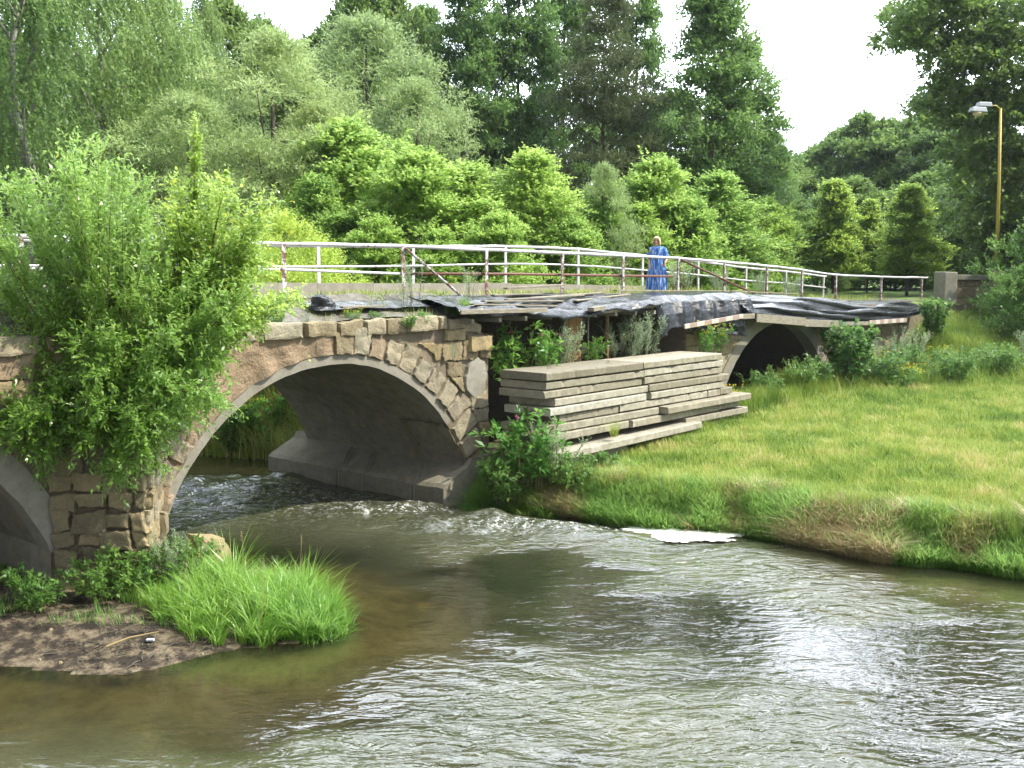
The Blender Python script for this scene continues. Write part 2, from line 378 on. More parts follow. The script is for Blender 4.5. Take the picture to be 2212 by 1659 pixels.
def inside(X, Y, poly):
    r = np.zeros(X.shape, bool); n = len(poly)
    for i in range(n):
        x0, y0 = poly[i]; x1, y1 = poly[(i + 1) % n]
        c = ((y0 > Y) != (y1 > Y)); xs = (x1 - x0) * (Y - y0) / (y1 - y0 + 1e-12) + x0
        r ^= c & (X < xs)
    return r
RPOLY = np.vstack([RB, [(-60, 400), (400, 400), (400, 9)]]); LPOLY = np.vstack([LB, [(-400, 32), (-400, 6)]])
def sstep(a, b, x): t = np.clip((x - a) / (b - a), 0, 1); return t * t * (3 - 2 * t)
def ground(X, Y, full=False):
    X = np.asarray(X, float); Y = np.asarray(Y, float)
    X = X + (fbm(X * .9, Y * .9, 3, 5) - .5) * .7; 
    dr, dl = seg_dist(X, Y, RB), seg_dist(X, Y, LB)
    ir, il = inside(X, Y, RPOLY), inside(X, Y, LPOLY)
    s = (X - PX) * UX + (Y - PY) * UY; t = (X - PX) * NX + (Y - PY) * NY
    # right bank
    zb = .72 * sstep(-.05, 1.1, dr) + .28 * sstep(1, 6, dr) + .25 * sstep(6, 25, dr)
    zb = np.where(t > 4, 1.9 * sstep(-.1, 2.0, dr) + 1.2 * sstep(2, 12, dr), zb)
    emb = np.clip(3.85 - .42 * np.maximum(-.4 - t, 0), 0, 9) * sstep(18, 31, s + np.clip(-t - 2, 0, 30) * .15)
    zb = np.maximum(zb, np.where(s > 10, emb, 0)); zb = np.where(t > 5, np.maximum(zb, 3.9 * sstep(16, 28, s)), zb)
    zb += (fbm(X * .8, Y * .8, 4, 2) - .5) * .22 * sstep(.3, 2, dr)
    # left bar
    zl = .22 * sstep(-.1, 1.5, dl) + .35 * sstep(2.2, 5, dl) + (fbm(X * 2.2, Y * 2.2, 4, 8) - .5) * .14 * sstep(0, .6, dl)
    zl = np.where(t > 3.9, 1.5 * sstep(0, 3, dl), zl)
    dw = np.minimum(dr, dl)
    dep = np.where(dl < dr, .05 + .17 * dl, .05 + .35 * dr)
    zw = -np.clip(dep, 0, .95) + (fbm(X * 1.3, Y * 1.3, 3, 4) - .5) * .1
    Z = np.where(ir, zb, np.where(il, zl, zw))
    if not full: return Z
    water = ~(ir | il)
    mud = np.where((il | (water & (dl < .4))) & (t < 3), 1.0, 0)
    sgn = np.where(water, dw, -dw); bed = sstep(.02, .3, sgn); deep = np.where(water, sstep(.14, .48, dep), 0)
    dirt = np.where(ir, (1 - sstep(.02, .2, dr)) , 0); dirt = np.maximum(dirt, np.where((t > -2.3) & (t < 4) & (s > 1) & (s < 20), .9, 0))
    return Z, mud, bed, deep, dirt
def gz(x, y): return float(ground(np.array([x]), np.array([y]))[0])
def axis(parts):
    a = []
    for x0, x1, st in parts: a.extend(np.arange(x0, x1, st).tolist())
    a.append(parts[-1][1]); return np.array(a)
gx = axis([(-400, -60, 20), (-60, -16, 2), (-16, -1, .14), (-1, 14, .17), (14, 30, .5), (30, 70, 2), (70, 400, 20)])
gy = axis([(3, 10, 1), (10, 24, .14), (24, 34, .25), (34, 60, .7), (60, 130, 5), (130, 900, 50)])
GX, GY = np.meshgrid(gx, gy)
Z, mud, bed, deep, dirt = ground(GX, GY, True)
nx, ny = len(gx), len(gy)
ii = (np.arange(ny - 1)[:, None] * nx + np.arange(nx - 1)[None, :]).ravel()
GF = np.stack([ii, ii + 1, ii + nx + 1, ii + nx], 1)
tag(raw('ground', np.stack([GX.ravel(), GY.ravel(), Z.ravel()], 1), GF, 'ground', smooth=True,
    attrs=dict(mud=mud.ravel(), bed=bed.ravel(), deep=deep.ravel(), dirt=dirt.ravel())), kind='structure')

# water surface with real ripples
wx = axis([(-60, -14, 1.5), (-14, 13, .07), (13, 60, 1.5)]); wy = axis([(3, 9.5, .5), (9.5, 30, .075), (30, 45, 1)])
WX, WY = np.meshgrid(wx, wy)
def waves(X, Y):
    ww = fbm(X * .35, Y * .35, 2, 31); X2 = X + 2.4 * (fbm(X * .4, Y * .4, 3, 21) - .5); Y2 = Y + 1.9 * (fbm(X * .42 + 9, Y * .42, 3, 22) - .5)
    a = 1 - np.abs(2 * fbm(X2 * .62, Y2 * 1.25, 3, 23) - 1); b = 1 - np.abs(2 * fbm(X2 * 1.7, Y2 * 3.2, 2, 24) - 1)
    return (a * .15 + b * .055) * (.35 + 1.3 * ww)
s_, t_ = (WX - PX) * UX + (WY - PY) * UY, (WX - PX) * NX + (WY - PY) * NY
dlw = seg_dist(WX, WY, LB); drw = seg_dist(WX, WY, RB)
chop = np.clip(.12 + .95 * sstep(.5, 3.8, dlw) , 0, 1)
chop = np.maximum(chop, .9 * sstep(-2.5, 0, t_) * sstep(0, 1, dlw))
chop *= (.45 + .55 * sstep(0, 1.2, drw)) * (.32 + 1.2 * sstep(.38, .62, fbm(WX * .38, WY * .6, 3, 77)))
def blob(x, y, rx, ry): return np.exp(-(((WX - x) / rx) ** 2 + ((WY - y) / ry) ** 2))
big = .3 + 1.6 * blob(.6, 20.6, 2.4, 1.0) + 1.4 * blob(-2.6, 21.8, 1.4, .6) + .9 * blob(-6.5, 25, 3, 3)
foam = np.clip(.85 * blob(.9, 20.4, 2.0, .45) + .7 * blob(-2.6, 21.6, 1.3, .35) + .45 * blob(-5.2, 23.0, 2.0, 1.6), 0, 1) * .8
WZ = (waves(WX, WY) * chop * big - .03 * big * chop) * np.where((np.abs(WX) < 14.5) & (WY < 31), 1, 0)
nx2, ny2 = len(wx), len(wy); ii = (np.arange(ny2 - 1)[:, None] * nx2 + np.arange(nx2 - 1)[None, :]).ravel()
tag(raw('water', np.stack([WX.ravel(), WY.ravel(), WZ.ravel()], 1), np.stack([ii, ii + 1, ii + nx2 + 1, ii + nx2], 1), 'water', smooth=True,
    attrs=dict(chop=chop.ravel(), foam=foam.ravel())), kind='structure')

# ------------------------------------------------------------------ the stone bridge
BR = thing('stone_bridge', B(-3.4, 1.2, 0), 'old sandstone arch bridge with a half collapsed side spanning the river', 'bridge')
A1 = (-3.4, -.68, 4.03); A0 = (-12.85, -.68, 4.03); A2 = (15.4, -.75, 4.24)   # centre s, centre z, radius of the arches
def span_block(s0, s1, arches, zt, t0=-1.6, t1=4.0, spring=.8):
    ss = [s0]; zl = [-1.5]
    for (c, zc, r) in arches:
        hw = math.sqrt(r * r - (spring - zc) ** 2)
        a0 = max(s0, c - hw); a1 = min(s1, c + hw)
        pts = np.linspace(a0, a1, 49)
        ss.append(a0); zl.append(-1.5)
        for p in pts: ss.append(p); zl.append(zc + math.sqrt(max(0, r * r - (p - c) ** 2)))
        ss.append(a1); zl.append(-1.5)
    ss.append(s1); zl.append(-1.5)
    wall = MB(); sof = MB(); top = MB()
    for i in range(len(ss) - 1):
        a, b = ss[i], ss[i + 1]; za, zb = zl[i], zl[i + 1]; ha, hb = zt(a), zt(b)
        if b > a + 1e-6:
            wall.add([B(a, t0, za), B(b, t0, zb), B(b, t0, hb), B(a, t0, ha)], [(0, 1, 2, 3)])
            wall.add([B(a, t1, za), B(b, t1, zb), B(b, t1, hb), B(a, t1, ha)], [(3, 2, 1, 0)])
            top.add([B(a, t0, ha), B(b, t0, hb), B(b, t1, hb), B(a, t1, ha)], [(0, 1, 2, 3)])
        n = 14
        V = []; F = []
        for k in range(n + 1):
            t = t0 + (t1 - t0) * k / n
            w = .03 * (vnoise(np.array([a * 1.3]), np.array([t * .9]), 3)[0] - .5) if za > -1 else 0
            w2 = .03 * (vnoise(np.array([b * 1.3]), np.array([t * .9]), 3)[0] - .5) if zb > -1 else 0
            V += [B(a, t, za + w), B(b, t, zb + w2)]
        for k in range(n): F.append((2 * k, 2 * k + 2, 2 * k + 3, 2 * k + 1))
        sof.add(V, F, R.uniform(.35, .5))
    wall.add([B(s1, t0, -1.5), B(s1, t1, -1.5), B(s1, t1, zt(s1)), B(s1, t0, zt(s1))], [(0, 1, 2, 3)])
    wall.add([B(s0, t0, -1.5), B(s0, t1, -1.5), B(s0, t1, zt(s0)), B(s0, t0, zt(s0))], [(3, 2, 1, 0)])
    return wall, sof, top
ztop1 = lambda s: 3.93 if s < .6 else 3.7
w1, so1, tp1 = span_block(-22, 1.12, [A0, A1], ztop1)
w2, so2, tp2 = span_block(9.6, 34.4, [A2], lambda s: deck_z(s) - .22 if s > 12.5 else deck_z(s) - .45, spring=1.0)
w1.build('masonry_wall', 'mortar', BR); 
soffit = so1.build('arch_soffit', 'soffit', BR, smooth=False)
tp1.build('masonry_fill', 'core', BR)
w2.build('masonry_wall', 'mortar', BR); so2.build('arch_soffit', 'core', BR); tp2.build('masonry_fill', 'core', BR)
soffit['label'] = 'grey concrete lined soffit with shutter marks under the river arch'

def face(p0, p1):
    """wall facet through (s,t) points: maps (a metres along, z, out) to world"""
    d = Vector((p1[0] - p0[0], p1[1] - p0[1])); Ln = d.length; d /= Ln
    o = Vector((d.y, -d.x))
    def f(a, z, out): return B(p0[0] + d.x * a + o.x * out, p0[1] + d.y * a + o.y * out, z)
    return f, Ln
FR, _ = face((0, -1.6), (1, -1.6))
def stone(mb, pts, depth, tone, f=FR, inset=.035, n=20, rough=.5):
    P = np.array(pts, float); L = np.vstack([P, P[:1]]); seg = np.hypot(*(L[1:] - L[:-1]).T); cum = np.concatenate([[0], np.cumsum(seg)])
    u = np.sort(np.concatenate([np.linspace(0, cum[-1], n, endpoint=False), cum[1:-1]])); n = len(u)
    Q = np.stack([np.interp(u, cum, L[:, 0]), np.interp(u, cum, L[:, 1])], 1)
    c = Q.mean(0); sz = max(.05, min(np.ptp(Q[:, 0]), np.ptp(Q[:, 1])))
    jit = (NR.random((n, 2)) - .5) * .05 * min(1, sz * 2); Q = Q + jit
    Q = Q + (c - Q) * np.minimum(.25, .018 / sz)
    rings = []; so = R.uniform(0, 50)
    tilt = (R.uniform(-.05, .05), R.uniform(-.05, .05))
    for k, (fr, dp) in enumerate([(1.0, -.06), (.99, depth * .5), (1 - inset / sz * .9, depth * .93), (.66, depth), (.33, depth)]):
        q = c + (Q - c) * fr
        ring = []
        for x, z in q:
            o = dp + (0 if k == 0 else (x - c[0]) * tilt[0] + (z - c[1]) * tilt[1] + (float(fbm(np.array([x * 3.5 + so]), np.array([z * 3.5]), 2, 12)[0]) - .5) * rough * .07)
            ring.append(f(x, z, o))
        rings.append(ring)
    V = [v for r in rings for v in r] + [f(c[0], c[1], depth + (float(fbm(np.array([c[0] * 3.5 + so]), np.array([c[1] * 3.5]), 2, 12)[0]) - .5) * rough * .07)]
    F = []
    for k in range(4):
        for i in range(n): F.append((k * n + i, k * n + (i + 1) % n, (k + 1) * n + (i + 1) % n, (k + 1) * n + i))
    for i in range(n): F.append((4 * n + i, 4 * n + (i + 1) % n, 5 * n))
    mb.add(V, F, tone)
def clip_arch(pts, arches, rout):
    P = []
    for k in range(len(pts)):
        a = pts[k]; b = pts[(k + 1) % len(pts)]
        for q in range(5): P.append((a[0] + (b[0] - a[0]) * q / 5, a[1] + (b[1] - a[1]) * q / 5))
    out = []
    for x, z in P:
        for (c, zc, r) in arches:
            d = math.hypot(x - c, z - zc); ro = rout(x, c, r)
            if d < ro and z > zc: x, z = c + (x - c) / d * ro, zc + (z - zc) / d * ro
        out.append((x, z))
    A = 0
    for k in range(len(out)):
        a, b = out[k], out[(k + 1) % len(out)]; A += a[0] * b[1] - a[1] * b[0]
    return out, A / 2
# concrete ring under the voussoirs
def ring(mb, A, a0, a1, w0, out=.02, tone=.7, t_in=-1.2, n=46):
    c, zc, r = A; V = []; F = []
    for i in range(n + 1):
        a = a0 + (a1 - a0) * i / n; w = w0 + .16 * (float(fbm(np.array([a * 9.]), np.array([c * 1.]), 3, 7)[0]) - .5)
        for rr, tt in ((r - .02, t_in), (r - .02 + R.uniform(-.01, .012), -1.6 - out), (r + w, -1.6 - out), (r + w, t_in)):
            V.append(B(c - rr * math.cos(a), tt, zc + rr * math.sin(a)))
    for i in range(n):
        for k in range(3): F.append((4 * i + k, 4 * i + k + 1, 4 * i + k + 5, 4 * i + k + 4))
    mb.add(V, F, tone)
rg = MB(); a_l = math.asin((.75 + .68) / 4.03)
ring(rg, A1, a_l, math.radians(142), .17, .015, tone=.45); ring(rg, A0, math.radians(30), PI - a_l, .42, .03)
fix_normals(rg.build('concrete_ring', 'concrete', BR))
rg2 = MB(); c2, z2, r2 = A2; ring(rg2, A2, .43, PI - .43, .38, .03, .35)
fix_normals(rg2.build('concrete_ring', 'concrete', BR))
# broken rubble where the ring is gone
rb = MB(); V = []; F = []; na, nt2 = 26, 34
for i in range(na + 1):
    a = math.radians(141 + 27 * i / na)
    for j in range(nt2 + 1):
        t = -1.63 + 1.5 * j / nt2; q = float(fbm(np.array([i * .32]), np.array([t * 4.5]), 3, 101)[0]); q2 = float(fbm(np.array([i * .9]), np.array([t * 12]), 2, 102)[0])
        ed = min(1, j / 4) * min(1, (nt2 - j) / 10) * min(1, i / 4); r = 4.0 + .02 + ed * (.26 * (abs(q - .5) * 3) + .07 * q2) - .05 * (1 - ed)
        V.append(B(A1[0] - r * math.cos(a), t, A1[1] + r * math.sin(a)))
for i in range(na):
    for j in range(nt2): q = i * (nt2 + 1) + j; F.append((q, q + 1, q + nt2 + 2, q + nt2 + 1))
rb.add(V, F, .15)
rb.build('exposed_rubble', 'stone', BR, smooth=True)
# voussoirs of the river arch
vs = MB(); a = math.radians(22)
NV = 26
for k in range(NV):
    a0 = math.radians(12) + (math.radians(168) - math.radians(12)) * k / NV; a1 = math.radians(12) + (math.radians(168) - math.radians(12)) * (k + 1) / NV
    deg = math.degrees((a0 + a1) / 2)
    r0 = 4.03 + (.17 if deg < 142 else .03); r0 = 4.03 + .03 if deg < 32 else r0
    r1 = r0 + (.5 if deg < 140 else .62) + R.uniform(-.09, .1)
    if 95 < deg < 150: r1 += .02
    if 48 < deg < 84: continue   # hidden under rough reddish mortar
    tone = R.choice([.2, .35, .7, .75, .8, .88]) if deg < 135 else R.choice([.6, .72, .78, .35])
    g = .006
    P = [(A1[0] - rr * math.cos(aa), A1[1] + rr * math.sin(aa)) for rr, aa in ((r0, a1 - g), (r1, a1 - g), (r1 + R.uniform(-.05, .05), a0 + g), (r0, a0 + g))]
    stone(vs, P[::-1], R.uniform(.04, .11), tone, inset=.03, rough=1.3)
vs.build('voussoir_stones', 'stone', BR)
# rough reddish mortar area left of the crown
rm = MB(); V = []; F = []; nu, nv = 60, 34
for j in range(nv + 1):
    for i in range(nu + 1):
        s = -7.6 + 5.0 * i / nu; zlo = A1[1] + math.sqrt(max(.01, (4.03 + .17) ** 2 - (s - A1[0]) ** 2)); zhi = 3.98
        z = zlo + (zhi - zlo) * j / nv
        nn = float(fbm(np.array([s * 3]), np.array([z * 3]), 5, 40)[0]); ed = min(1, min(i, nu - i) / 5)
        V.append(B(s, -1.605 - max(-.0, (nn - .3) * .22 * ed) - .004, z))
for j in range(nv):
    for i in range(nu): q = j * (nu + 1) + i; F.append((q, q + 1, q + nu + 2, q + nu + 1))
rm.add(V, F, .6); rm.build('rough_mortar', 'rough', BR, smooth=True)
# coursed rubble in the spandrels
def courses(mb, s0, s1, z0, z1, arches, rout, tones, h=(.3, .42), w=(.38, .8), d=(.04, .1), f=FR, skip=None, jit=.035):
    z = z0; row = 0
    while z < z1 - .08:
        hh = min(R.uniform(*h), z1 - z)
        if z1 - z - hh < .12: hh = z1 - z
        x = s0
        while x < s1 - .05:
            ww = R.uniform(*w)
            if s1 - x - ww < w[0] * .6: ww = s1 - x
            j = lambda: R.uniform(-jit, jit)
            P = [(x + j(), z + j()), (x + ww + j(), z + j()), (x + ww + j(), z + hh + j()), (x + j(), z + hh + j())]
            if not (skip and skip(x + ww / 2, z + hh / 2)):
                if arches:
                    P, A = clip_arch(P, arches, rout)
                    ok = A > .03
                else: ok = True
                if ok: stone(mb, P, R.uniform(*d), R.choice(tones), f, rough=1)
            x += ww
        z += hh; row += 1
OCH = [.2, .35, .5, .55, .6, .7, .78]; MIX = [.1, .2, .3, .45, .55, .7, .78, .9]
sp = MB()
rout1 = lambda x, c, r: r + (.86 if x < -.6 else .74)
courses(sp, -1.1, 1.12, .3, 3.62, [A1], rout1, OCH, (.3, .42), (.34, .7), skip=lambda x, z: .28 < x < .98 and 2.35 < z < 3.2)
courses(sp, -10.6, -7.5, .3, 3.9, [A1, A0], rout1, MIX, skip=lambda x, z: False)
courses(sp, -20.5, -11, 3.2, 3.9, [A1, A0], rout1, MIX)
for q in range(3): stone(sp, [(-7.7, .0 + .36 * q), (-7.16, .0 + .36 * q), (-7.14, .34 + .36 * q), (-7.7, .34 + .36 * q)], .08, R.choice([.35, .5, .75]))
sp.build('spandrel_stones', 'stone', BR)
# capping course and the blocks on top of the broken end
cp = MB(); x = -20.
while x < -.35:
    ww = R.uniform(.55, 1.05); ww = min(ww, -.3 - x)
    stone(cp, [(x + .01, 3.86 + R.uniform(-.03, .03)), (x + ww - .01, 3.86), (x + ww - .01, 4.17 + R.uniform(-.04, .04)), (x + .01, 4.17 + R.uniform(-.04, .04))], R.uniform(.08, .17), R.choice([.2, .3, .45, .7, .75]), rough=1.2)
    x += ww
stone(cp, [(-.35, 3.62), (.3, 3.62), (.3, 3.9), (-.35, 3.86)], .12, .45); stone(cp, [(.35, 3.35), (1.12, 3.35), (1.1, 3.72), (.33, 3.74)], .2, .55)
stone(cp, [(-.2, 3.88), (.8, 3.74), (.85, 3.95), (.4, 4.12), (-.2, 4.1)], .03, .7, rough=2)
cp.build('capping_stones', 'stone', BR)
ctp = MB()      # body of the capping course behind its faces
ctp.sbox(-22, -.3, -1.6, -.9, 3.9, 4.14, .3); ctp.sbox(-.3, .8, -1.55, -.5, 3.68, 4.0, .5); ctp.build('capping_core', 'stone', BR)
# grey cement patch
pa = MB(); stone(pa, [(.32, 2.5), (.55, 2.3), (.95, 2.42), (1.02, 2.8), (.98, 3.1), (.7, 3.26), (.42, 3.1), (.28, 2.8)], .09, .75, rough=.2)
pa.build('cement_patch', 'concrete', BR)
# cutwater pier: shade on left face, sun on right, put into stone tones
cw = MB()
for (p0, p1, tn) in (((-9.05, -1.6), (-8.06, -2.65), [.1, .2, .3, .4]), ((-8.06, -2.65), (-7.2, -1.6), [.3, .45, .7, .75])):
    f, Ln = face(p0, p1)
    courses(cw, 0, Ln, -.2, 2.45, None, None, tn, (.22, .42), (.25, .6), (.04, .17), f, jit=.06)
    cw.add([f(0, -.4, 0), f(Ln, -.4, 0), f(Ln, 2.4, 0), f(0, 2.4, 0)], [(0, 1, 2, 3)], .1)
cw.add([B(-9.05, -1.6, 2.4), B(-8.06, -2.65, 2.35), B(-7.2, -1.6, 2.4)], [(0, 1, 2)], .2)
cw.build('cutwater', 'stone', BR)
# footing of the right hand pier, sloping ledge, river side
ft = MB(); V = []; F = []; prof = [(1.3, 1.0), (.42, .97), (.3, .82), (-.42, .5), (-.5, .42), (-.52, -1.2)]
nt = 24
for k in range(nt + 1):
    t = -1.75 + 6.3 * k / nt
    for (s, z) in prof:
        e = .02 * (R.random() - .5); V.append(B(s + e, t, z + e))
m_ = len(prof)
for k in range(nt):
    for q in range(m_ - 1): F.append((k * m_ + q, k * m_ + q + 1, (k + 1) * m_ + q + 1, (k + 1) * m_ + q))
F.append(tuple(range(m_))); F.append(tuple(nt * m_ + q for q in range(m_ - 1, -1, -1)))
ft.add(V, F, .4); fo = fix_normals(ft.build('pier_footing', 'soffit', BR)); fo['label'] = 'grey sloping concrete footing ledge along the waterline'
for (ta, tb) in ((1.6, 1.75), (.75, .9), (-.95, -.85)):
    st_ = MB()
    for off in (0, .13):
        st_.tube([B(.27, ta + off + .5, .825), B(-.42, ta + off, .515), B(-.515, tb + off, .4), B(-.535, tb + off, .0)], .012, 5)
    st_.build('pale_streak', 'concrete', BR)  # thin pale raised lines running down the footing ledge
fl = MB(); fl.hexa([B(-7.4, -1.9, -1.2), B(-6.75, -1.9, -1.2), B(-6.75, 4.3, -1.2), B(-7.4, 4.3, -1.2), B(-7.4, -1.9, .3), B(-6.85, -1.9, .2), B(-6.85, 4.3, .2), B(-7.4, 4.3, .3)], .3)
fl.build('pier_footing', 'soffit', BR)
# road deck, kerb, back of the collapsed part
dk = MB()
ss = np.arange(-22, 50.1, 1.5)
for a, b in zip(ss[:-1], ss[1:]):
    za, zb = deck_z(a), deck_z(b); t0 = -.35
    dk.hexa([B(a, t0, za - .3), B(b, t0, zb - .3), B(b, 4.05, zb - .3), B(a, 4.05, za - .3), B(a, t0, za), B(b, t0, zb), B(b, 4.05, zb), B(a, 4.05, za)])
dk.build('road_deck', 'gravel', BR)
kb = MB()
for a in np.arange(-22, 15, 1.85):
    b = a + 1.84; za, zb = deck_z(a), deck_z(b); h = .27 + R.uniform(-.015, .015)
    kb.hexa([B(a, 3.3, za - .05), B(b, 3.3, zb - .05), B(b, 3.62, zb - .05), B(a, 3.62, za - .05), B(a, 3.3, za + h), B(b, 3.3, zb + h), B(b, 3.62, zb + h), B(a, 3.62, za + h)], R.uniform(.5, .8))
kb.build('kerb', 'concrete', BR)
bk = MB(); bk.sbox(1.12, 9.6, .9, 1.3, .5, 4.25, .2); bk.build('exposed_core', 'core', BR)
sl = MB(); V = []; F = []   # rubble slope between deck edge and face
for j in range(5):
    for i in range(70):
        s = -20 + i * .3; t = -1.5 + j * .31; z = 4.08 + .12 * j + .2 * (fbm(np.array([s * 1.1]), np.array([t * 2.]), 3, 19)[0] - .4) + .1 * float(fbm(np.array([s * 2.]), np.array([t * 2.]), 3, 9)[0])
        V.append(B(s, t, z))
for j in range(4):
    for i in range(69): q = j * 70 + i; F.append((q, q + 1, q + 71, q + 70))
sl.add(V, F, .3); sl.build('rubble_bed', 'gravel', BR, smooth=True)
# end stones right side
es = MB(); courses(es, 9.6, 27, .9, 3.35, [A2], lambda x, c, r: r + .4, [.2, .35, .7, .75, .3], (.35, .5), (.5, 1.1), (.02, .05)); es.build('spandrel_stones', 'stone', BR)

# rock lying at the pier foot
rk = MB(); fk = lambda a, z, o: B(a, -2.0 - o, z)
stone(rk, [(-6.95, -.1), (-6.35, -.1), (-6.3, .3), (-6.45, .62), (-6.9, .7)], .4, .5, fk, rough=2)
tag(rk.build('fallen_stone', 'stone', None, B(-6.6, -2.1, 0)), 'pale squared stone lying at the foot of the pier in the water', 'stone')

# ------------------------------------------------------------------ railings
def railing(nm, label, posts, t, zf, top_s0, top_s1, base_off, post_m, rail_m):
    o = thing(nm, B(posts[0], t, deck_z(posts[0])), label, 'railing')
    for s in posts:
        b = MB(); zt_ = zf(s); zb = deck_z(s) + base_off - .06; ln = R.uniform(-.02, .02)
        w = .05
        # angle section: two thin leaves
        b.hexa([B(s - w, t - .012, zb), B(s + w, t - .012, zb), B(s + w, t + .0, zb), B(s - w, t + .0, zb), B(s - w + ln, t - .012, zt_), B(s + w + ln, t - .012, zt_), B(s + w + ln, t, zt_), B(s - w + ln, t, zt_)])
        b.hexa([B(s + w - .012, t + .001, zb), B(s + w, t + .001, zb), B(s + w, t + .09, zb), B(s + w - .012, t + .09, zb), B(s + w - .012 + ln, t + .001, zt_), B(s + w + ln, t + .001, zt_), B(s + w + ln, t + .09, zt_), B(s + w - .012 + ln, t + .09, zt_)])
        b.build('post', post_m, o)
    rl = MB(); pts = []
    s = top_s0
    while s < top_s1: pts.append(B(s, t + .03, zf(s) + R.uniform(-.008, .008))); s += .6
    pts.append(B(top_s1, t + .03, zf(top_s1)))
    rl.tube(pts, [.043 + R.uniform(-.006, .006) for _ in pts], 10); rl.build('top_rail', rail_m, o, smooth=True)
    return o
near = railing('bridge_railing', 'peeling white and rusty pipe railing along the side nearest the tarpaulins', [-12, -8.6, -5.9, -3.3, .03, 2.83, 5.88, 8.75, 11.74, 14.61, 17.62, 20.42, 23.44, 28.06, 32.9], 0, rail_z, -20, 33.6, 0, 'mixed_rail', 'white_rail')
b = MB(); b.tube([B(-20, .05, 5.15), B(-3.3, .05, 5.17), B(0, .05, 5.08)], .028); b.build('middle_rail', 'white_rail', near, smooth=True)
b = MB(); b.tube([B(.05, .11, 5.08), B(4, .11, 5.07), B(11.6, .11, 4.99)], .034); b.build('middle_rail', 'rust', near, smooth=True)
b = MB(); b.tube([B(.03, -.06, 5.66), B(1.95, -.06, 4.5)], .033); b.build('brace', 'mixed_rail', near, smooth=True)
b = MB(); b.tube([B(11.8, -.06, 5.5), B(16.7, -.06, 4.36)], .035); b.build('brace', 'rust', near, smooth=True)
far = railing('bridge_railing', 'white pipe railing set on the far kerb behind the woman', [-11.6, -7.6, -3.6, .37, 3.64, 7.5, 11.14, 14.9, 18.73, 22.5, 26.1, 29.9], 3.45, rail2_z, -20, 30.2, .1, 'white_rail', 'white_rail')
b = MB(); b.tube([B(s, 3.4, rail2_z(s) - .52) for s in np.linspace(-20, 30, 26)], .028); b.build('middle_rail', 'white_rail', far, smooth=True)

# ------------------------------------------------------------------ concrete slabs, one thing each
def slab(s0, s1, t0, w, z, h, tone, label, tilt=0, cut=0, yaw=0):
    b = MB(); n = 36; V = []; F = []; yaw += R.uniform(-.012, .012); t0 += R.uniform(-.03, .03); sd0 = R.uniform(0, 99); tone = min(1, max(0, tone + R.uniform(-.2, .15)))
    base = Vector(B((s0 + s1) / 2, t0 + w / 2, z))
    def pt(s, t, zz):
        ds, dt = s - (s0 + s1) / 2, t - (t0 + w / 2); c_, s_n = math.cos(yaw), math.sin(yaw)
        return B((s0 + s1) / 2 + ds * c_ - dt * s_n, t0 + w / 2 + ds * s_n + dt * c_, zz + tilt * (s - s0))
    ch = .018
    ringp = lambda s, e: [(t0 + e * .3, z + ch), (t0 + e, z + h - ch - e * .6), (t0 + ch + e * 1.6, z + h), (t0 + w - ch, z + h), (t0 + w, z + h - ch), (t0 + w, z + ch), (t0 + w - ch, z), (t0 + ch + e, z)]
    for i in range(n + 1):
        s = s0 + (s1 - s0) * i / n
        q0 = .8 * float(fbm(np.array([s * 2.5 + sd0]), np.array([sd0]), 3, 13)[0]); e = max(0, q0 - .5) * .2 + (.04 * R.random() if R.random() < .07 else 0); j = .006
        ep = ch if i in (0, n) else 0
        for (t, zz) in ringp(s, e):
            V.append(pt(s + (R.random() - .5) * j, t + (R.random() - .5) * j, zz + (R.random() - .5) * j))
    for i in range(n):
        for k in range(8): F.append((8 * i + k, 8 * i + (k + 1) % 8, 8 * i + 8 + (k + 1) % 8, 8 * i + 8 + k))
    F.append(tuple(range(8))); F.append(tuple(8 * n + k for k in range(7, -1, -1)))
    b.add(V, F, tone); o = b.build('concrete_slab', 'slab', None, tuple(base)); fix_normals(o)
    return tag(o, label, 'concrete slab', 'concrete slabs stacked beside the bridge')
Zt = 2.95; PT = .193
def zl(k): return Zt - .175 - PT * k
LEFT = [(.96, 4.66, -3.42, .175, .22, 'topmost left slab with thick grey weathered edge and broken lifting loop'),
    (1.0, 4.76, -3.40, .16, .5, 'second slab down at the left, under the topmost weathered slab'),
    (.93, 4.72, -3.42, .165, .36, 'yellowish brown stained slab, third from the top on the left'),
    (1.27, 5.0, -3.40, .165, .78, 'pale slab with a set back dark left end, fourth from the top'),
    (1.06, 4.84, -3.44, .17, .85, 'light grey slab sticking out left, fifth from the top'),
    (1.5, 3.72, -3.38, .165, .4, 'short rounded slab, sixth from the top on the left'),
    (1.0, 5.38, -3.42, .17, .45, 'long slab just above the grass tuft, seventh from the top'),
    (1.0, 4.05, -3.46, .17, .42, 'slab behind the grass tuft, eighth from the top')]
for k, (a, b_, t, h, tn, lb) in enumerate(LEFT): slab(a, b_, t, 1.32, zl(k) + (.0 if k else 0), h, tn, lb, yaw=R.uniform(-.006, .006))
slab(.95, 6.9, -3.78, 1.5, zl(9) + .02, .17, .75, 'long pale slab jutting forward low down, its top face showing', tilt=.012, yaw=.0)
slab(1.0, 3.98, -3.55, 1.3, zl(10), .17, .5, 'low slab under the jutting pale slab')
slab(2.2, 4.3, -3.6, 1.3, zl(11) + .02, .16, .62, 'lowest slab half sunk in the grass bank')
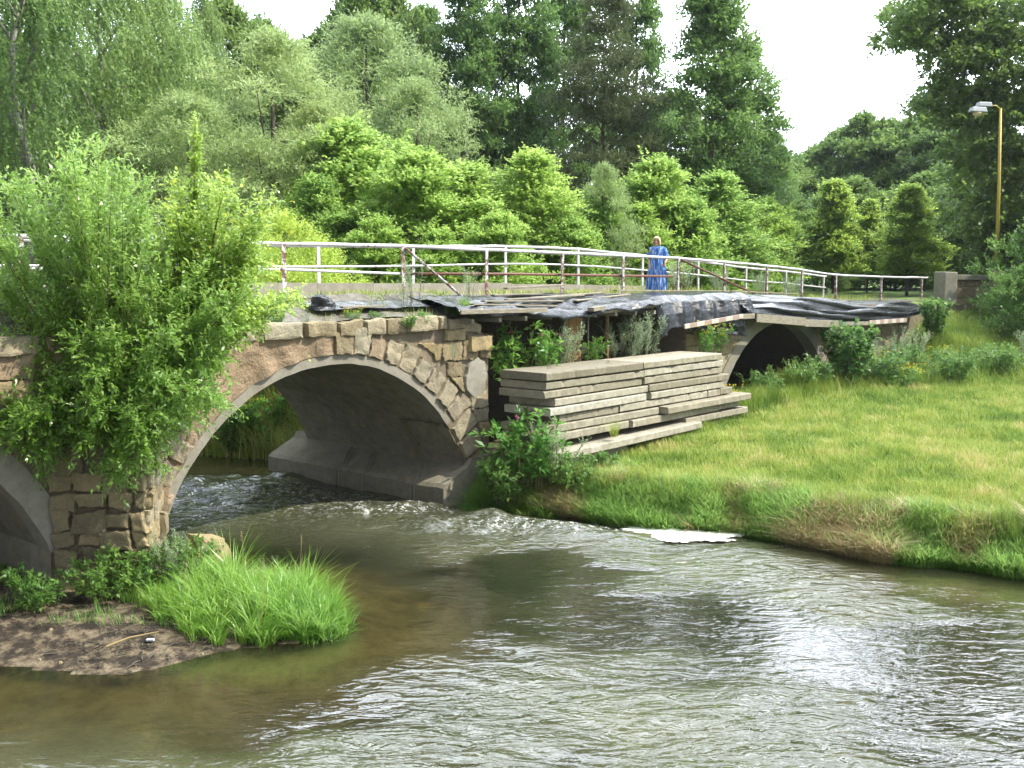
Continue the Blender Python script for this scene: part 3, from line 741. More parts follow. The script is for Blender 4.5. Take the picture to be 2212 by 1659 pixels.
RIGHT = [(4.7, 8.5, -3.42, .16, .66, 'top slab of the right column with a clean pale upper face'),
    (4.78, 8.62, -3.42, .165, .9, 'whitish slab, second from the top of the right column'),
    (4.8, 8.62, -3.40, .165, .6, 'third slab down in the right column, smooth grey'),
    (5.0, 8.82, -3.44, .165, .45, 'fourth slab of the right column, reaching further right'),
    (5.02, 8.6, -3.42, .165, .82, 'pale fifth slab of the right column, above the row of short blocks')]
for k, (a, b_, t, h, tn, lb) in enumerate(RIGHT): slab(a, b_, t, 1.32, zl(k) + .012, h, tn, lb, yaw=R.uniform(-.006, .006))
slab(3.76, 7.75, -3.44, 1.32, zl(5) + .012, .165, .6, 'pale slab bridging the left and right columns')
slab(7.79, 8.4, -3.44, .9, zl(5) + .01, .165, .55, 'short block beside the end of the bridging slab')
slab(8.43, 9.05, -3.42, .9, zl(5) + .02, .165, .5, 'short block at the right end of the upper rows')
slab(5.45, 9.62, -3.7, 1.5, zl(6) + .01, .17, .38, 'rough brownish slab sticking out at the right end')
slab(4.1, 8.25, -3.56, 1.3, zl(7), .17, .45, 'slab with a projecting broken left nose under the brownish slab')
slab(8.28, 9.36, -3.5, 1.1, zl(7) + .01, .16, .5, 'short slab under the right end of the brownish slab')
slab(6.5, 9.7, -3.56, 1.3, zl(8) + .0, .165, .7, 'lowest right slab resting on the grass')
slab(6.95, 8.9, -3.3, 1.0, zl(9) + .01, .165, .35, 'hidden base slab in the shade beneath the lowest right slab')
# lifting loops
for (s, t) in ((1.9, -2.75), (3.9, -2.95)):
    b = MB(); p = []
    for k in range(7):
        a = PI * k / 6; p.append(B(s + .05 * math.cos(a), t, 2.95 + .07 * math.sin(a)))
    b.tube(p, .007, 5); tag(b.build('lifting_loop', 'rust', None, B(s, t, 2.95)), 'rusty wire loop on the topmost left slab, ' + ('near its left end' if s < 3 else 'near its right end'), 'wire loop')

# ------------------------------------------------------------------ plastic sheets, planks, shed
def cloth(name, fn, nu, nv, label, parent=None):
    V = []; F = []
    for j in range(nv + 1):
        for i in range(nu + 1): V.append(fn(i / nu, j / nv))
    for j in range(nv):
        for i in range(nu): q = j * (nu + 1) + i; F.append((q, q + 1, q + nu + 2, q + nu + 1))
    o = raw(name, V, F, 'tarp', None, V[nu // 2], None, True)
    m = o.modifiers.new('thickness', 'SOLIDIFY'); m.thickness = .006
    return tag(o, label, 'plastic sheet')
def nf(x, y, o=3, seed=0): return float(fbm(np.array([x]), np.array([y]), o, seed)[0]) - .5
def roof_fn(u, v):
    s = -.3 + 8.0 * u; t = -2.05 - .2 * nf(s * 1.5, 0, 2, 51) + (2.0) * v
    zf = np.interp(s, [-.3, 1.8, 3.0, 4.4, 5.5, 7.8], [4.35, 4.30, 4.16, 4.17, 4.3, 4.34])
    z = zf + (deck_z(s) + .02 - zf) * v ** .8 + .11 * nf(s * 1.6, t * 2.2, 3, 52) + .02 * math.sin(t * 9 + 3 * nf(s, t, 2, 3))
    if v < .06: z -= .16 * (1 - v / .06) * (.4 + 1.2 * abs(nf(s * 1.6, 3, 3, 55) + .3))
    return B(s, t, z)
cloth('plastic_sheet', roof_fn, 170, 60, 'crumpled black plastic sheet over the shed roof, weighted with planks')
def hump_fn(u, v):
    s = 7.5 + 5.3 * u; q = v
    prof_t = [0, -.6, -1.6, -2.0, -2.12, -2.2]; prof_z = [4.47, 4.53, 4.48, 4.3, 4.0, 3.62]
    x = q * 5; t = np.interp(x, range(6), prof_t); z = np.interp(x, range(6), prof_z)
    fold = abs(math.sin(s * 3.6 + q * 1.5 + 3.5 * nf(s * .8, q * 1.2, 2, 61))) * .14 + math.sin(s * 13 + 4 * nf(s, q, 2, 64)) * .018
    t += fold * min(1, max(0, x - 2)) - .06 * nf(s * 1.5, q * 3, 2, 62); z += .09 * nf(s * 1.3, q * 3, 3, 63) * (1 if x < 3 else .5)
    if x > 4: z += .16 * (u - .3) * (x - 4) * .6
    if u < .12: z -= .25 * (1 - u / .12) * (x / 5)
    return B(s, t, z)
cloth('plastic_sheet', hump_fn, 130, 60, 'shiny black plastic bulging over a hump behind the striped board')
def right_fn(u, v):
    s = 12.2 + 15.2 * u; x = v * 4
    zt_ = deck_z(s) + .05; zb = np.interp(s, [12, 15.8, 18.6, 20.8, 25, 27.5], [3.72, 3.5, 3.35, 3.3, 3.3, 3.45])
    t = np.interp(x, range(5), [0.05, -.8, -1.6, -2.0, -2.12])
    z = zt_ + (zb - zt_) * np.interp(x, range(5), [0, .05, .25, .62, 1]); am = min(1, max(0, x - .6) / 1.4)
    z += .10 * am * math.sin(x * 3.1 + s * .8 + 3 * nf(s * .4, x, 2, 71)) * min(x, 1) * (4 - x) / 3 + am * .05 * nf(s * .8, x * 2.5, 2, 72) * min(1, 4.2 - x) + .05 * abs(math.sin(x * 6 + s * .35 + 2 * nf(s * .3, x, 2, 75))) * min(x, 1) * am
    t -= (.16 * nf(s * .5, x * 1.4, 2, 73) + .12 * abs(math.sin(x * 4.2 - s * .5 + 2 * nf(s * .3, x, 2, 76)))) * min(1, x)
    if x < 2: z = max(z, deck_z(s) - .15 * x * .5 + .015)
    return B(s, t, z)
cloth('plastic_sheet', right_fn, 200, 50, 'long black plastic sheet with wind folds above the small arch')
def flap_fn(u, v):
    s = 9.0 + 3.35 * u; z = 3.74 - (.22 + .35 * u) * v + .05 * nf(s * 3, v * 3, 3, 81); return B(s, -2.06 + .12 * nf(s * 3, v * 4, 3, 82) - .03 * math.sin(s * 14), z)
cloth('plastic_sheet', flap_fn, 60, 16, 'torn plastic flap hanging down under the striped board')
def left_fn(u, v):
    s = -3.4 + 3.4 * u; t = -1.25 + .6 * v; return B(s, t, 4.36 + .14 * v + .05 * nf(s * 3, t * 4, 4, 91) + .02)
cloth('plastic_sheet', left_fn, 70, 14, 'narrow flat plastic strip lying along the deck edge above the big arch')
def crumple(u, v):
    a = u * 2 * PI; p = v * PI / 2; r = .26 * (1 + .9 * nf(u * 6 if u < .99 else 0, v * 5, 3, 95)); return B(-3.25 + r * 1.2 * math.cos(a) * math.cos(p), -1.1 + r * math.sin(a) * math.cos(p), 4.36 + 1.1 * r * math.sin(p))
cloth('plastic_bundle', crumple, 30, 14, 'crumpled black plastic bundle on the deck edge by the first white post')
def plank(p0, p1, w, h, label, m='wood', nm='plank'):
    b = MB(); p0, p1 = Vector(p0), Vector(p1); n = 8; sg = R.uniform(-.02, .02)
    d = (p1 - p0)
    for k in range(1):
        b.beam(p0, p1, w, h)
    return tag(bevel(b.build(nm, m, None, tuple(p0)), .006, 1), label, nm.replace('_', ' '))
def rt(s, t):   # roof surface height for a plank
    v = (t + 2.05) / 2.0; zf = float(np.interp(s, [-.3, 1.8, 3.0, 4.4, 5.5, 7.8], [4.35, 4.30, 4.16, 4.17, 4.3, 4.34])); return zf + (deck_z(s) + .02 - zf) * max(0, v) ** .8 + .06
pl = [(.2, 3.4, -1.95, -1.75, 'first grey plank at the left front edge of the plastic roof'), (1.0, 4.2, -1.55, -1.3, 'second grey plank from the roof edge, lying on the plastic'),
    (2.2, 5.6, -1.2, -.9, 'long plank across the middle of the plastic roof'), (3.6, 7.0, -.85, -.5, 'plank near the back of the plastic roof'), (2.5, 5.0, -.5, -.35, 'plank next to the railing foot at the back of the roof'),
    (4.6, 7.6, -1.4, -1.0, 'plank towards the right end of the plastic roof')]
for a, b_, t0, t1, lb in pl: plank(B(a, t0, rt(a, t0)), B(b_, t1, rt(b_, t1)), .13, .035, lb)
plank(B(3.2, -.3, 4.72), B(5.2, -.55, 4.78), .16, .05, 'raised pale board lying at a slant on top of the roof planks')
plank(B(8.0, -.25, 4.6), B(14.5, -.2, 4.5), .14, .04, 'long thin lath along the top of the bulging plastic')
plank(B(14.6, -.2, 4.5), B(19.5, -.25, 4.33), .14, .04, 'long thin lath along the top of the right plastic sheet')
plank(B(-.3, -2.1, 4.27), B(2.6, -2.12, 4.24), .05, .1, 'pale edge board under the left end of the plastic roof')
plank(B(4.9, -1.95, 4.14), B(7.7, -1.95, 4.26), .05, .13, 'pale edge board under the right end of the plastic roof')
plank(B(4.4, -2.05, 4.2), B(4.9, -2.05, 4.23), .2, .1, 'stub of board poking out of the roof edge')
plank(B(-2.9, -1.3, 4.42), B(-1.7, -1.25, 4.42), .1, .04, 'short board beside the crumpled plastic bundle')
plank(B(8.42, -2.28, 3.63), B(11.7, -2.28, 3.82), .04, .13, 'faded red and white striped board', 'striped', 'barrier_board')
plank(B(11.72, -2.24, 3.8), B(12.5, -2.24, 3.8), .04, .15, 'short plain board between the striped board and the grey boards')
plank(B(12.52, -2.3, 3.74), B(15.9, -2.3, 3.5), .04, .26, 'grey wide board above the left half of the small arch')
plank(B(15.92, -2.27, 3.46), B(18.8, -2.27, 3.32), .04, .24, 'grey wide board above the right half of the small arch')
plank(B(18.9, -2.26, 3.32), B(21.2, -2.26, 3.26), .04, .14, 'narrow weathered board holding the sheet right of the small arch')
plank(B(21.3, -2.25, 3.28), B(25.0, -2.25, 3.25), .04, .16, 'faded striped board at the right end of the plastic', 'striped', 'barrier_board')
# shed posts and door panel beneath the roof
SH = thing('timber_shed', B(4.2, -1.3, 2), 'dark makeshift timber shed under the plastic roof behind the slab pile', 'shed')
for s, w in ((4.25, .06), (6.0, .055), (7.3, .05)):
    b = MB(); b.tube([B(s, -1.4, 1.2), B(s + .02, -1.4, 2.8), B(s, -1.4, 4.2)], w, 8); b.build('post', 'wood_new', SH, smooth=True)
b = MB(); b.sbox(4.48, 5.0, -1.32, -1.28, 1.4, 4.1); b.build('door_panel', 'wood_new', SH)
b = MB(); b.tube([B(5.1, -1.45, 1.4), B(5.12, -1.45, 4.1)], .02); b.build('prop_pole', 'wood', SH)
b = MB(); b.sbox(5.15, 7.2, -1.1, -1.05, 3.0, 3.2); b.build('cross_board', 'wood', SH)
b = MB()
for s in np.arange(.2, 7.8, .9): b.sbox(s, s + .09, -1.95, .0, 4.0, 4.1)
b.build('rafters', 'wood', SH)
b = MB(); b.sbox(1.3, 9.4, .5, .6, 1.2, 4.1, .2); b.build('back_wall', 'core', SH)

# end pillar and wing wall at the far bank, and street lamp
EW = thing('end_wall', (20.3, 50, 3), 'grey stone end wall with a pale square pillar at the end of the railing', 'wall')
b = MB(); b.hexa([(20.3, 49.5, 2.6), (21.0, 49.7, 2.6), (20.85, 50.5, 2.6), (20.1, 50.3, 2.6), (20.3, 49.5, 5.16), (21.0, 49.7, 5.14), (20.85, 50.5, 5.14), (20.1, 50.3, 5.16)], .8)
bevel(b.build('pillar', 'concrete', EW), .05)
b = MB(); fw = lambda a, z, o: (21.0 + a * .97 + o * .2, 49.9 + a * .24 - o * .97, z)
b.hexa([fw(0, 2.2, 0), fw(4.2, 2.2, 0), fw(4.2, 2.2, -.5), fw(0, 2.2, -.5), fw(0, 4.95, 0), fw(4.2, 4.9, 0), fw(4.2, 4.9, -.5), fw(0, 4.95, -.5)], .2)
courses(b, 0, 4.2, 2.4, 4.75, None, None, [.2, .35, .7, .75, .1], (.4, .55), (.5, 1.1), (.03, .07), fw); b.build('masonry', 'stone', EW)
b = MB(); b.hexa([fw(-.02, 4.76, .12), fw(4.2, 4.72, .12), fw(4.2, 4.72, -.55), fw(-.02, 4.76, -.55), fw(-.02, 5.02, .12), fw(4.2, 4.96, .12), fw(4.2, 4.96, -.55), fw(-.02, 5.02, -.55)], .4)
bevel(b.build('coping', 'concrete', EW), .03)
LP = thing('street_lamp', (22.55, 49.2, 3.9), 'tall yellow lamp post with maroon base and grey lamp head', 'street lamp')
b = MB(); b.tube([(22.55, 49.2, 5.2), (22.5, 49.2, 9), (22.4, 49.2, 12.6)], [.085, .075, .06], 12); b.build('pole', 'yellow', LP, smooth=True)
b = MB(); b.tube([(22.58, 49.2, 3.2), (22.55, 49.2, 5.2)], [.11, .1], 12); b.build('pole_base', 'maroon', LP, smooth=True)
b = MB(); b.tube([(22.4, 49.2, 12.55), (22.2, 49.2, 12.72), (21.9, 49.2, 12.72)], .035, 8); b.build('arm', 'yellow', LP, smooth=True)
b = MB()
b.hexa([(21.0, 48.95, 12.45), (21.72, 48.95, 12.4), (21.72, 49.45, 12.4), (21.0, 49.45, 12.45), (21.06, 49.0, 12.66), (21.66, 49.0, 12.64), (21.66, 49.4, 12.64), (21.06, 49.4, 12.66)])
b.hexa([(21.3, 49.0, 12.68), (21.95, 49.0, 12.66), (21.95, 49.4, 12.66), (21.3, 49.4, 12.68), (21.34, 49.03, 12.88), (21.92, 49.03, 12.86), (21.92, 49.37, 12.86), (21.34, 49.37, 12.88)])
hd = bevel(b.build('lamp_head', 'lampgrey', LP), .03)
b = MB(); b.tube([(21.36, 49.2, 12.42), (21.36, 49.2, 12.3), (21.36, 49.2, 12.22)], [.24, .2, .08], 12); b.build('bowl', 'lampglass', hd, smooth=True)

# foam spread in the eddy
V = []; F = []
fx, fy = np.meshgrid(np.arange(1.6, 5.6, .025), np.arange(19.1, 20.9, .025))
fd = 1 - ((fx - 3.2) / 1.15) ** 2 - ((fy - 20.0 + .12 * (fx - 3.2)) / .62) ** 2; fd = np.maximum(fd, .75 - ((fx - 4.5) / .7) ** 2 - ((fy - 19.93) / .13) ** 2)
fd = fd + (fbm(fx * 2.6, fy * 5.5, 5, 90) - .5) * 1.5; fm_ = (fd > -.12) & ((fd > .05) | (fbm(fx * 10, fy * 16, 3, 94) > .5))
fz = .05 + .035 * np.clip(fd, 0, 1) + .03 * fbm(fx * 9, fy * 9, 3, 92)
V = np.stack([fx.ravel(), fy.ravel(), fz.ravel()], 1); w_ = fx.shape[1]
jj, ii_ = np.nonzero(fm_[:-1, :-1] & fm_[1:, 1:] & fm_[:-1, 1:] & fm_[1:, :-1]); q_ = jj * w_ + ii_
F = np.stack([q_, q_ + 1, q_ + w_ + 1, q_ + w_], 1); u_, inv = np.unique(F, return_inverse=True); V = V[u_]; F = inv.reshape(-1, 4)
tag(raw('foam', V, F, 'foam', None, (3.3, 20, 0), None, True), 'white river foam gathered against the grassy bank', 'foam', kind='stuff')

# ------------------------------------------------------------------ foliage generators
def unit(v): return v / (np.linalg.norm(v, axis=-1, keepdims=True) + 1e-9)
def leaf_quads(P, D, Nn, L, Wd):
    D = unit(D); S = unit(np.cross(D, Nn)); Nn = unit(np.cross(S, D)); L = L[:, None]; Wd = Wd[:, None]
    V = np.stack([P, P + D * L * .45 + S * Wd * .5 + Nn * Wd * .12, P + D * L - Nn * L * .08, P + D * L * .45 - S * Wd * .5 + Nn * Wd * .12], 1)
    return V.reshape(-1, 3)
class Leaves:
    def __init__(s): s.V = []; s.T = []
    def sprays(s, P, D, length, m, L, Wd, droop=0., tone=None, spread=.7, flat=.5):
        """m leaves along each short twig starting at P in direction D"""
        N = len(P)
        if N == 0: return
        D = unit(D); k = (np.arange(m) + .5) / m
        ln = np.broadcast_to(np.asarray(length, float), (N,)) * NR.uniform(.7, 1.25, N)
        pos = P[:, None, :] + D[:, None, :] * (k[None, :, None] * ln[:, None, None])
        pos = pos + np.array([0, 0, -1.]) * (droop * (k ** 2)[None, :, None] * ln[:, None, None])
        side = NR.normal(size=(N, m, 3)); dirs = D[:, None, :] * (1 - spread * .5) + unit(side) * spread + np.array([0, 0, -droop * .6])
        nr = NR.normal(size=(N, m, 3)) * flat + np.array([0, 0, 1.])
        pos = pos.reshape(-1, 3); sz = NR.uniform(.65, 1.2, len(pos))
        s.V.append(leaf_quads(pos, dirs.reshape(-1, 3), nr.reshape(-1, 3), L * sz, Wd * sz))
        t = NR.beta(2, 2, len(pos)) * .7 + (np.repeat(NR.random(N), m) * .3)
        if tone is not None: t = np.clip(t * .6 + np.repeat(np.broadcast_to(tone, (N,)), m) * .5, 0, 1)
        s.T.append(t)
    def build(s, name, mat, parent=None, origin=None):
        V = np.vstack(s.V); T = np.concatenate(s.T); F = np.arange(len(V)).reshape(-1, 4)
        return raw(name, V, F, mat, parent, origin, T)
def sph(n): v = NR.normal(size=(n, 3)); return unit(v)
def clump_crown(lv, C, rad, per, twig, m, L, Wd, droop=0., up=.35, squash=.75):
    C = np.asarray(C); rad = np.asarray(rad); n = len(C)
    d = sph(n * per); d[:, 2] = np.abs(d[:, 2]) * .9 - .25 * NR.random(n * per)
    r = np.repeat(rad, per)[:, None] * NR.uniform(.35, 1.0, (n * per, 1))
    P = np.repeat(C, per, 0) + d * r * np.array([1, 1, squash])
    D = d + np.array([0, 0, up]) + NR.normal(size=d.shape) * .35
    lv.sprays(P, D, twig, m, L, Wd, droop, tone=np.repeat(NR.random(n), per))
def crown_points(h0, h1, rad, prof, n, inner=.35):
    u = NR.random(n); z = h0 + (h1 - h0) * u; rr = rad * np.array([prof(x) for x in u]) * NR.uniform(.7, 1.22, n)
    a = NR.uniform(0, 2 * PI, n); q = np.sqrt(NR.uniform(inner ** 2, 1, n))
    return np.stack([rr * q * np.cos(a), rr * q * np.sin(a), z], 1)
def tree(name, h, h0, rad, prof, nclump, crad, per, twig, m, L, Wd, leafm, barkm='bark', tr=.2, droop=0., up=.35, squash=.7, inner=.35, limbs=16, lean=(0, 0), shoots=0):
    o = thing(name, (0, 0, 0), 'tree', 'tree')
    C = crown_points(h0, h, rad, prof, nclump, inner); C[:, 0] += lean[0] * (C[:, 2] / h) ** 1.5; C[:, 1] += lean[1] * (C[:, 2] / h) ** 1.5
    lv = Leaves(); cr_ = crad * (1 - .45 * (C[:, 2] - h0) / (h - h0)) * NR.uniform(.7, 1.25, len(C))
    clump_crown(lv, C, cr_, per, twig, m, L, Wd, droop, up, squash)
    if shoots:
        i = NR.integers(0, len(C), shoots); P = C[i] + NR.normal(size=(shoots, 3)) * .3; D = unit(P * np.array([.22, .22, 0]) / rad + np.array([0, 0, 1.])) + NR.normal(size=(shoots, 3)) * .22
        lv.sprays(P, D, crad * 1.25, 16, L * 1.1, Wd * 1.1, .0, tone=.6 + .4 * NR.random(shoots), spread=.8)
    lv.build('crown', leafm, o)
    b = MB(); tp = []
    for k in range(9):
        u = k / 8; tp.append((lean[0] * u ** 1.5 + R.uniform(-.08, .08) * u * h * .1, lean[1] * u ** 1.5 + R.uniform(-.08, .08) * u * h * .1, h * .96 * u - .3))
    b.tube(tp, [tr * (1 - .9 * k / 8) + .01 for k in range(9)], 9)
    idx = np.argsort(-np.hypot(C[:, 0], C[:, 1]))[:limbs * 2]
    for i in idx[::2]:
        c = C[i]; zb = max(h0 * .6, c[2] - np.hypot(c[0], c[1]) * .75); u = min(.95, zb / h)
        base = Vector((lean[0] * u ** 1.5, lean[1] * u ** 1.5, zb)); mid = base.lerp(Vector(c), .5) + Vector((0, 0, -.06 * h * .3)); r0 = tr * .4 * (1 - u * .6)
        b.tube([base, mid, Vector(c)], [r0, r0 * .6, r0 * .2], 6)
    b.build('trunk', barkm, o, smooth=True)
    return o
ovoid = lambda u: max(.08, math.sin(PI * min(1, .12 + u * .9)) ** .6)
cone = lambda u: max(.06, (1 - u) ** .75 * min(1, .4 + u * 4))
column = lambda u: max(.15, min(1, .55 + u * 2) * (1 - u ** 2.2 * .8))
def TX(px, Y): return (px - 1106) / 2268 * Y
def place(o, px, Y, top_y, label, proto_h, group=None, base=None, rz=None, first=False, wide=1, cat='tree'):
    x = TX(px, Y); zb = gz(x, Y) - .1 if base is None else base
    h = 5.1 + (590 - top_y) / 2268 * Y - zb; k = h / proto_h
    rz = R.uniform(0, 6.28) if rz is None else rz
    if first: o.location = (x, Y, zb); o.scale = (k * wide, k * wide, k); o.rotation_euler = (0, 0, rz); c = o; c['label'] = label
    else: c = copy_tree(o, (x, Y, zb), rz, (k * wide, k * wide, k), label)
    c['category'] = cat
    if group: c['group'] = group
    return c
# --- weeping birch: hanging strands
def birch():
    o = thing('birch_tree', (0, 0, 0), 'x', 'tree'); h = 17
    C = crown_points(4.5, 17, 4.4, ovoid, 330, .2); lv = Leaves()
    n = 2300; C = C[:120]; i = NR.integers(0, len(C), n); P = C[i] + NR.normal(size=(n, 3)) * np.array([.55, .55, .35])
    out = unit(C[i] * np.array([1, 1, 0])); D = out * NR.uniform(.1, .6, (n, 1)) + np.stack([NR.normal(size=n) * .25, NR.normal(size=n) * .25, -np.ones(n)], 1)
    lv.sprays(P, D, NR.uniform(.6, 2.0, n), 20, .15, .1, .15, tone=NR.random(len(C))[i], spread=.75)
    clump_crown(lv, C, np.full(len(C), .8), 16, .6, 7, .15, .1, .3, -.1, .6)
    lv.build('crown', 'birch', o)
    b = MB(); tp = [(R.uniform(-.1, .1) * k, R.uniform(-.1, .1) * k, 2.05 * k - .3) for k in range(9)]
    b.tube(tp, [.22 * (1 - .11 * k) for k in range(9)], 9)
    for c in C[::5]:
        zb = max(2, c[2] - np.hypot(c[0], c[1]) * 1.2); b.tube([(0, 0, zb), (c[0] * .5, c[1] * .5, (zb + c[2]) / 2 + .3), tuple(c)], [.07, .045, .015], 6)
    b.build('trunk', 'birchbark', o, smooth=True); return o
T_birch = birch()
place(T_birch, 70, 40, -330, 'tall weeping birch at the left edge of the photo', 17, first=True, wide=.85)
place(T_birch, 235, 44, -260, 'weeping birch with hanging strands, second from the left', 17, wide=.8)
place(T_birch, 375, 50, -10, 'shorter weeping birch between the tall birch and the silvery willow', 17, wide=.8)
place(T_birch, 455, 56, 20, 'slim distant birch peeking over the silvery willow', 17, wide=.45)
place(T_birch, 150, 58, -120, 'weeping birch standing behind the gap between the two leftmost birches', 17, wide=.8)
# --- silvery willows
T_sil = tree('willow_tree', 12, 1.6, 5.2, ovoid, 150, 1.15, 34, .75, 8, .2, .065, 'silver', 'bark', .28, .25, .25, .7, .45)
place(T_sil, 600, 44, 108, 'rounded silvery willow left of centre behind the railing', 12, first=True, wide=.98)
place(T_sil, 800, 52, 78, 'large silvery willow in the middle, behind the bright saplings', 12, wide=.95)
place(T_sil, 905, 47, 205, 'lower silvery willow leaning toward the dark alders', 12, wide=.8)
place(T_sil, 420, 40, 235, 'dull low willow under the birches behind the big left shrub', 12, wide=1.1)
place(T_sil, 690, 42, 250, 'low silvery willow behind the first bright sapling', 12, wide=.95)
# --- dark alders
T_ald = tree('alder_tree', 18, 2.0, 3.9, column, 200, 1.15, 46, .6, 7, .19, .14, 'alder', 'bark', .24, .05, .3, .6, .3, 26)
T_ald2 = tree('alder_tree', 18, 2.0, 4.4, cone, 170, 1.15, 48, .7, 7, .19, .14, 'alder', 'bark', .22, .1, .15, .5, .3, 26)
place(T_ald, 795, 60, 0, 'pale topped tree rising behind the silvery willow', 18, first=True, wide=.8)
place(T_ald2, 925, 64, 45, 'dark conical alder just right of the silvery willow', 18, first=True, wide=.75)
place(T_ald, 1010, 60, -60, 'slender dark alder, first of the tall row', 18, wide=.72)
place(T_ald, 1120, 62, -70, 'dark alder with a thin white gap beside it', 18, wide=.75)
place(T_ald, 1215, 66, -110, 'dark alder behind the broad middle tree', 18, wide=.7)
place(T_ald, 1368, 60, -90, 'dense tall alder right of the broad middle tree', 18, wide=.55)
place(T_ald2, 1530, 56, -60, 'tall alder with a bare leading shoot against the sky', 18, wide=1.0)
place(T_ald, 1590, 58, 110, 'alder whose right hand branches reach into the sky gap', 18, wide=1.0)
place(T_ald2, 1650, 62, 300, 'low alder below the sky gap', 18, wide=1.5)
T_bro = tree('pine_tree', 17, 3.0, 4.4, column, 170, 1.2, 44, .65, 9, .17, .08, 'brown_green', 'bark', .24, .0, .3, .5, .3, 26)
place(T_bro, 1300, 55, 20, 'broad brownish green tree in the middle behind the saplings', 17, first=True, wide=.9)
# --- bright saplings behind the bridge
T_sap = tree('young_tree', 8, .3, 2.7, lambda u: ovoid(u) * (1 - .35 * u), 150, .8, 34, .42, 8, .15, .1, 'bright', 'twig', .09, .0, .4, .8, .25, 20, shoots=70)
T_sap2 = tree('young_tree', 8, .3, 2.4, lambda u: cone(u) * .35 + ovoid(u) * .6, 140, .85, 36, .45, 8, .13, .09, 'bright', 'twig', .08, .1, .4, .8, .25, 20, shoots=60)
saps = [(770, 41, 285, T_sap, 1.0, 'bright green feathery sapling, tallest of the row, left of centre'), (690, 38, 400, T_sap2, 1.0, 'low bright sapling at the left end of the sapling row'),
    (905, 38, 345, T_sap, .95, 'bright sapling behind the rusty railing post'), (1010, 40, 375, T_sap2, 1.1, 'sapling with upright shoots in front of the dark alders'),
    (1150, 40, 350, T_sap2, 1.15, 'pointed bright sapling in the middle of the row'), (1075, 36, 470, T_sap, 1.0, 'low rounded bush behind the middle railing posts'),
    (1300, 42, 400, T_sap, .6, 'pale sapling left of the woman'), (1225, 39, 480, T_sap, 1.0, 'low bush just behind the railing left of the woman'), (1415, 45, 358, T_sap, .85, 'yellow green sapling behind the woman'),
    (1380, 43, 455, T_sap2, 1.1, 'low bright shrub directly behind the woman'), (1545, 48, 392, T_sap2, 1.35, 'full sapling right of the woman'), (1480, 45, 440, T_sap, .9, 'sapling between the woman and the full sapling'),
    (1655, 52, 440, T_sap, .95, 'last bright sapling at the right end of the row'), (1600, 50, 490, T_sap2, 1.2, 'low bush at the right end of the row behind the railing'),
    (820, 35.5, 480, T_sap, .9, 'low green bush behind the railing left of the rusty post'), (950, 35.5, 510, T_sap2, 1.2, 'low leafy bush behind the brace of the railing')]
used = set()
for px, Y, ty, pr, wd, lb in saps:
    f = pr.name not in used; used.add(pr.name)
    place(pr, px, Y, ty, lb, 8, first=f, wide=wd * R.uniform(1.2, 1.5))
place(T_sil, 1300, 41.5, 372, 'pale grey green willow bush left of the woman', 12, wide=.62)
place(T_sil, 1160, 43, 395, 'pale willow bush between two bright saplings in the middle', 12, wide=.5)
# yellowish bush behind left railing
T_yel = tree('yellow_bush', 3.2, .2, 1.3, ovoid, 50, .45, 26, .4, 8, .09, .03, 'lime', 'twig', .03, .0, 1.2, 1.1, .2, 10)
place(T_yel, 610, 29.5, 490, 'feathery yellow green bush behind the first visible white post', 3.2, first=True, cat='bush', base=2.6)
place(T_yel, 545, 30.5, 520, 'smaller yellow green bush partly hidden by the birch sapling', 3.2, cat='bush', base=2.6, wide=1.2)
place(T_yel, 680, 31, 545, 'low yellow green bush between the first two far posts', 3.2, cat='bush', base=2.6, wide=1.3)
# --- far right rounded trees
T_rnd = tree('broadleaf_tree', 14, 1.0, 5.6, ovoid, 170, 1.3, 40, .7, 7, .26, .19, 'dark', 'bark', .3, .05, .3, .7, .45)
far_t = [(1760, 92, 335, .9, 'small rounded tree at the left foot of the far wooded slope'), (1850, 88, 272, .85, 'rounded dark tree crowning the far slope'), (1960, 84, 282, .9, 'rounded tree right of the slope crown'), (2050, 78, 255, .85, 'rounded tree behind the street lamp'),
    (2150, 66, 300, .8, 'dark tree between the lamp post and the photo edge'), (1690, 80, 420, .9, 'low dark tree beyond the last sapling'), (1930, 70, 470, .9, 'dark bushy tree behind the small lindens'), (2060, 64, 430, .8, 'dark tree behind the end wall')]
for k, (px, Y, ty, wd, lb) in enumerate(far_t): place(T_rnd, px, Y, ty, lb, 14, first=(k == 0), wide=wd)
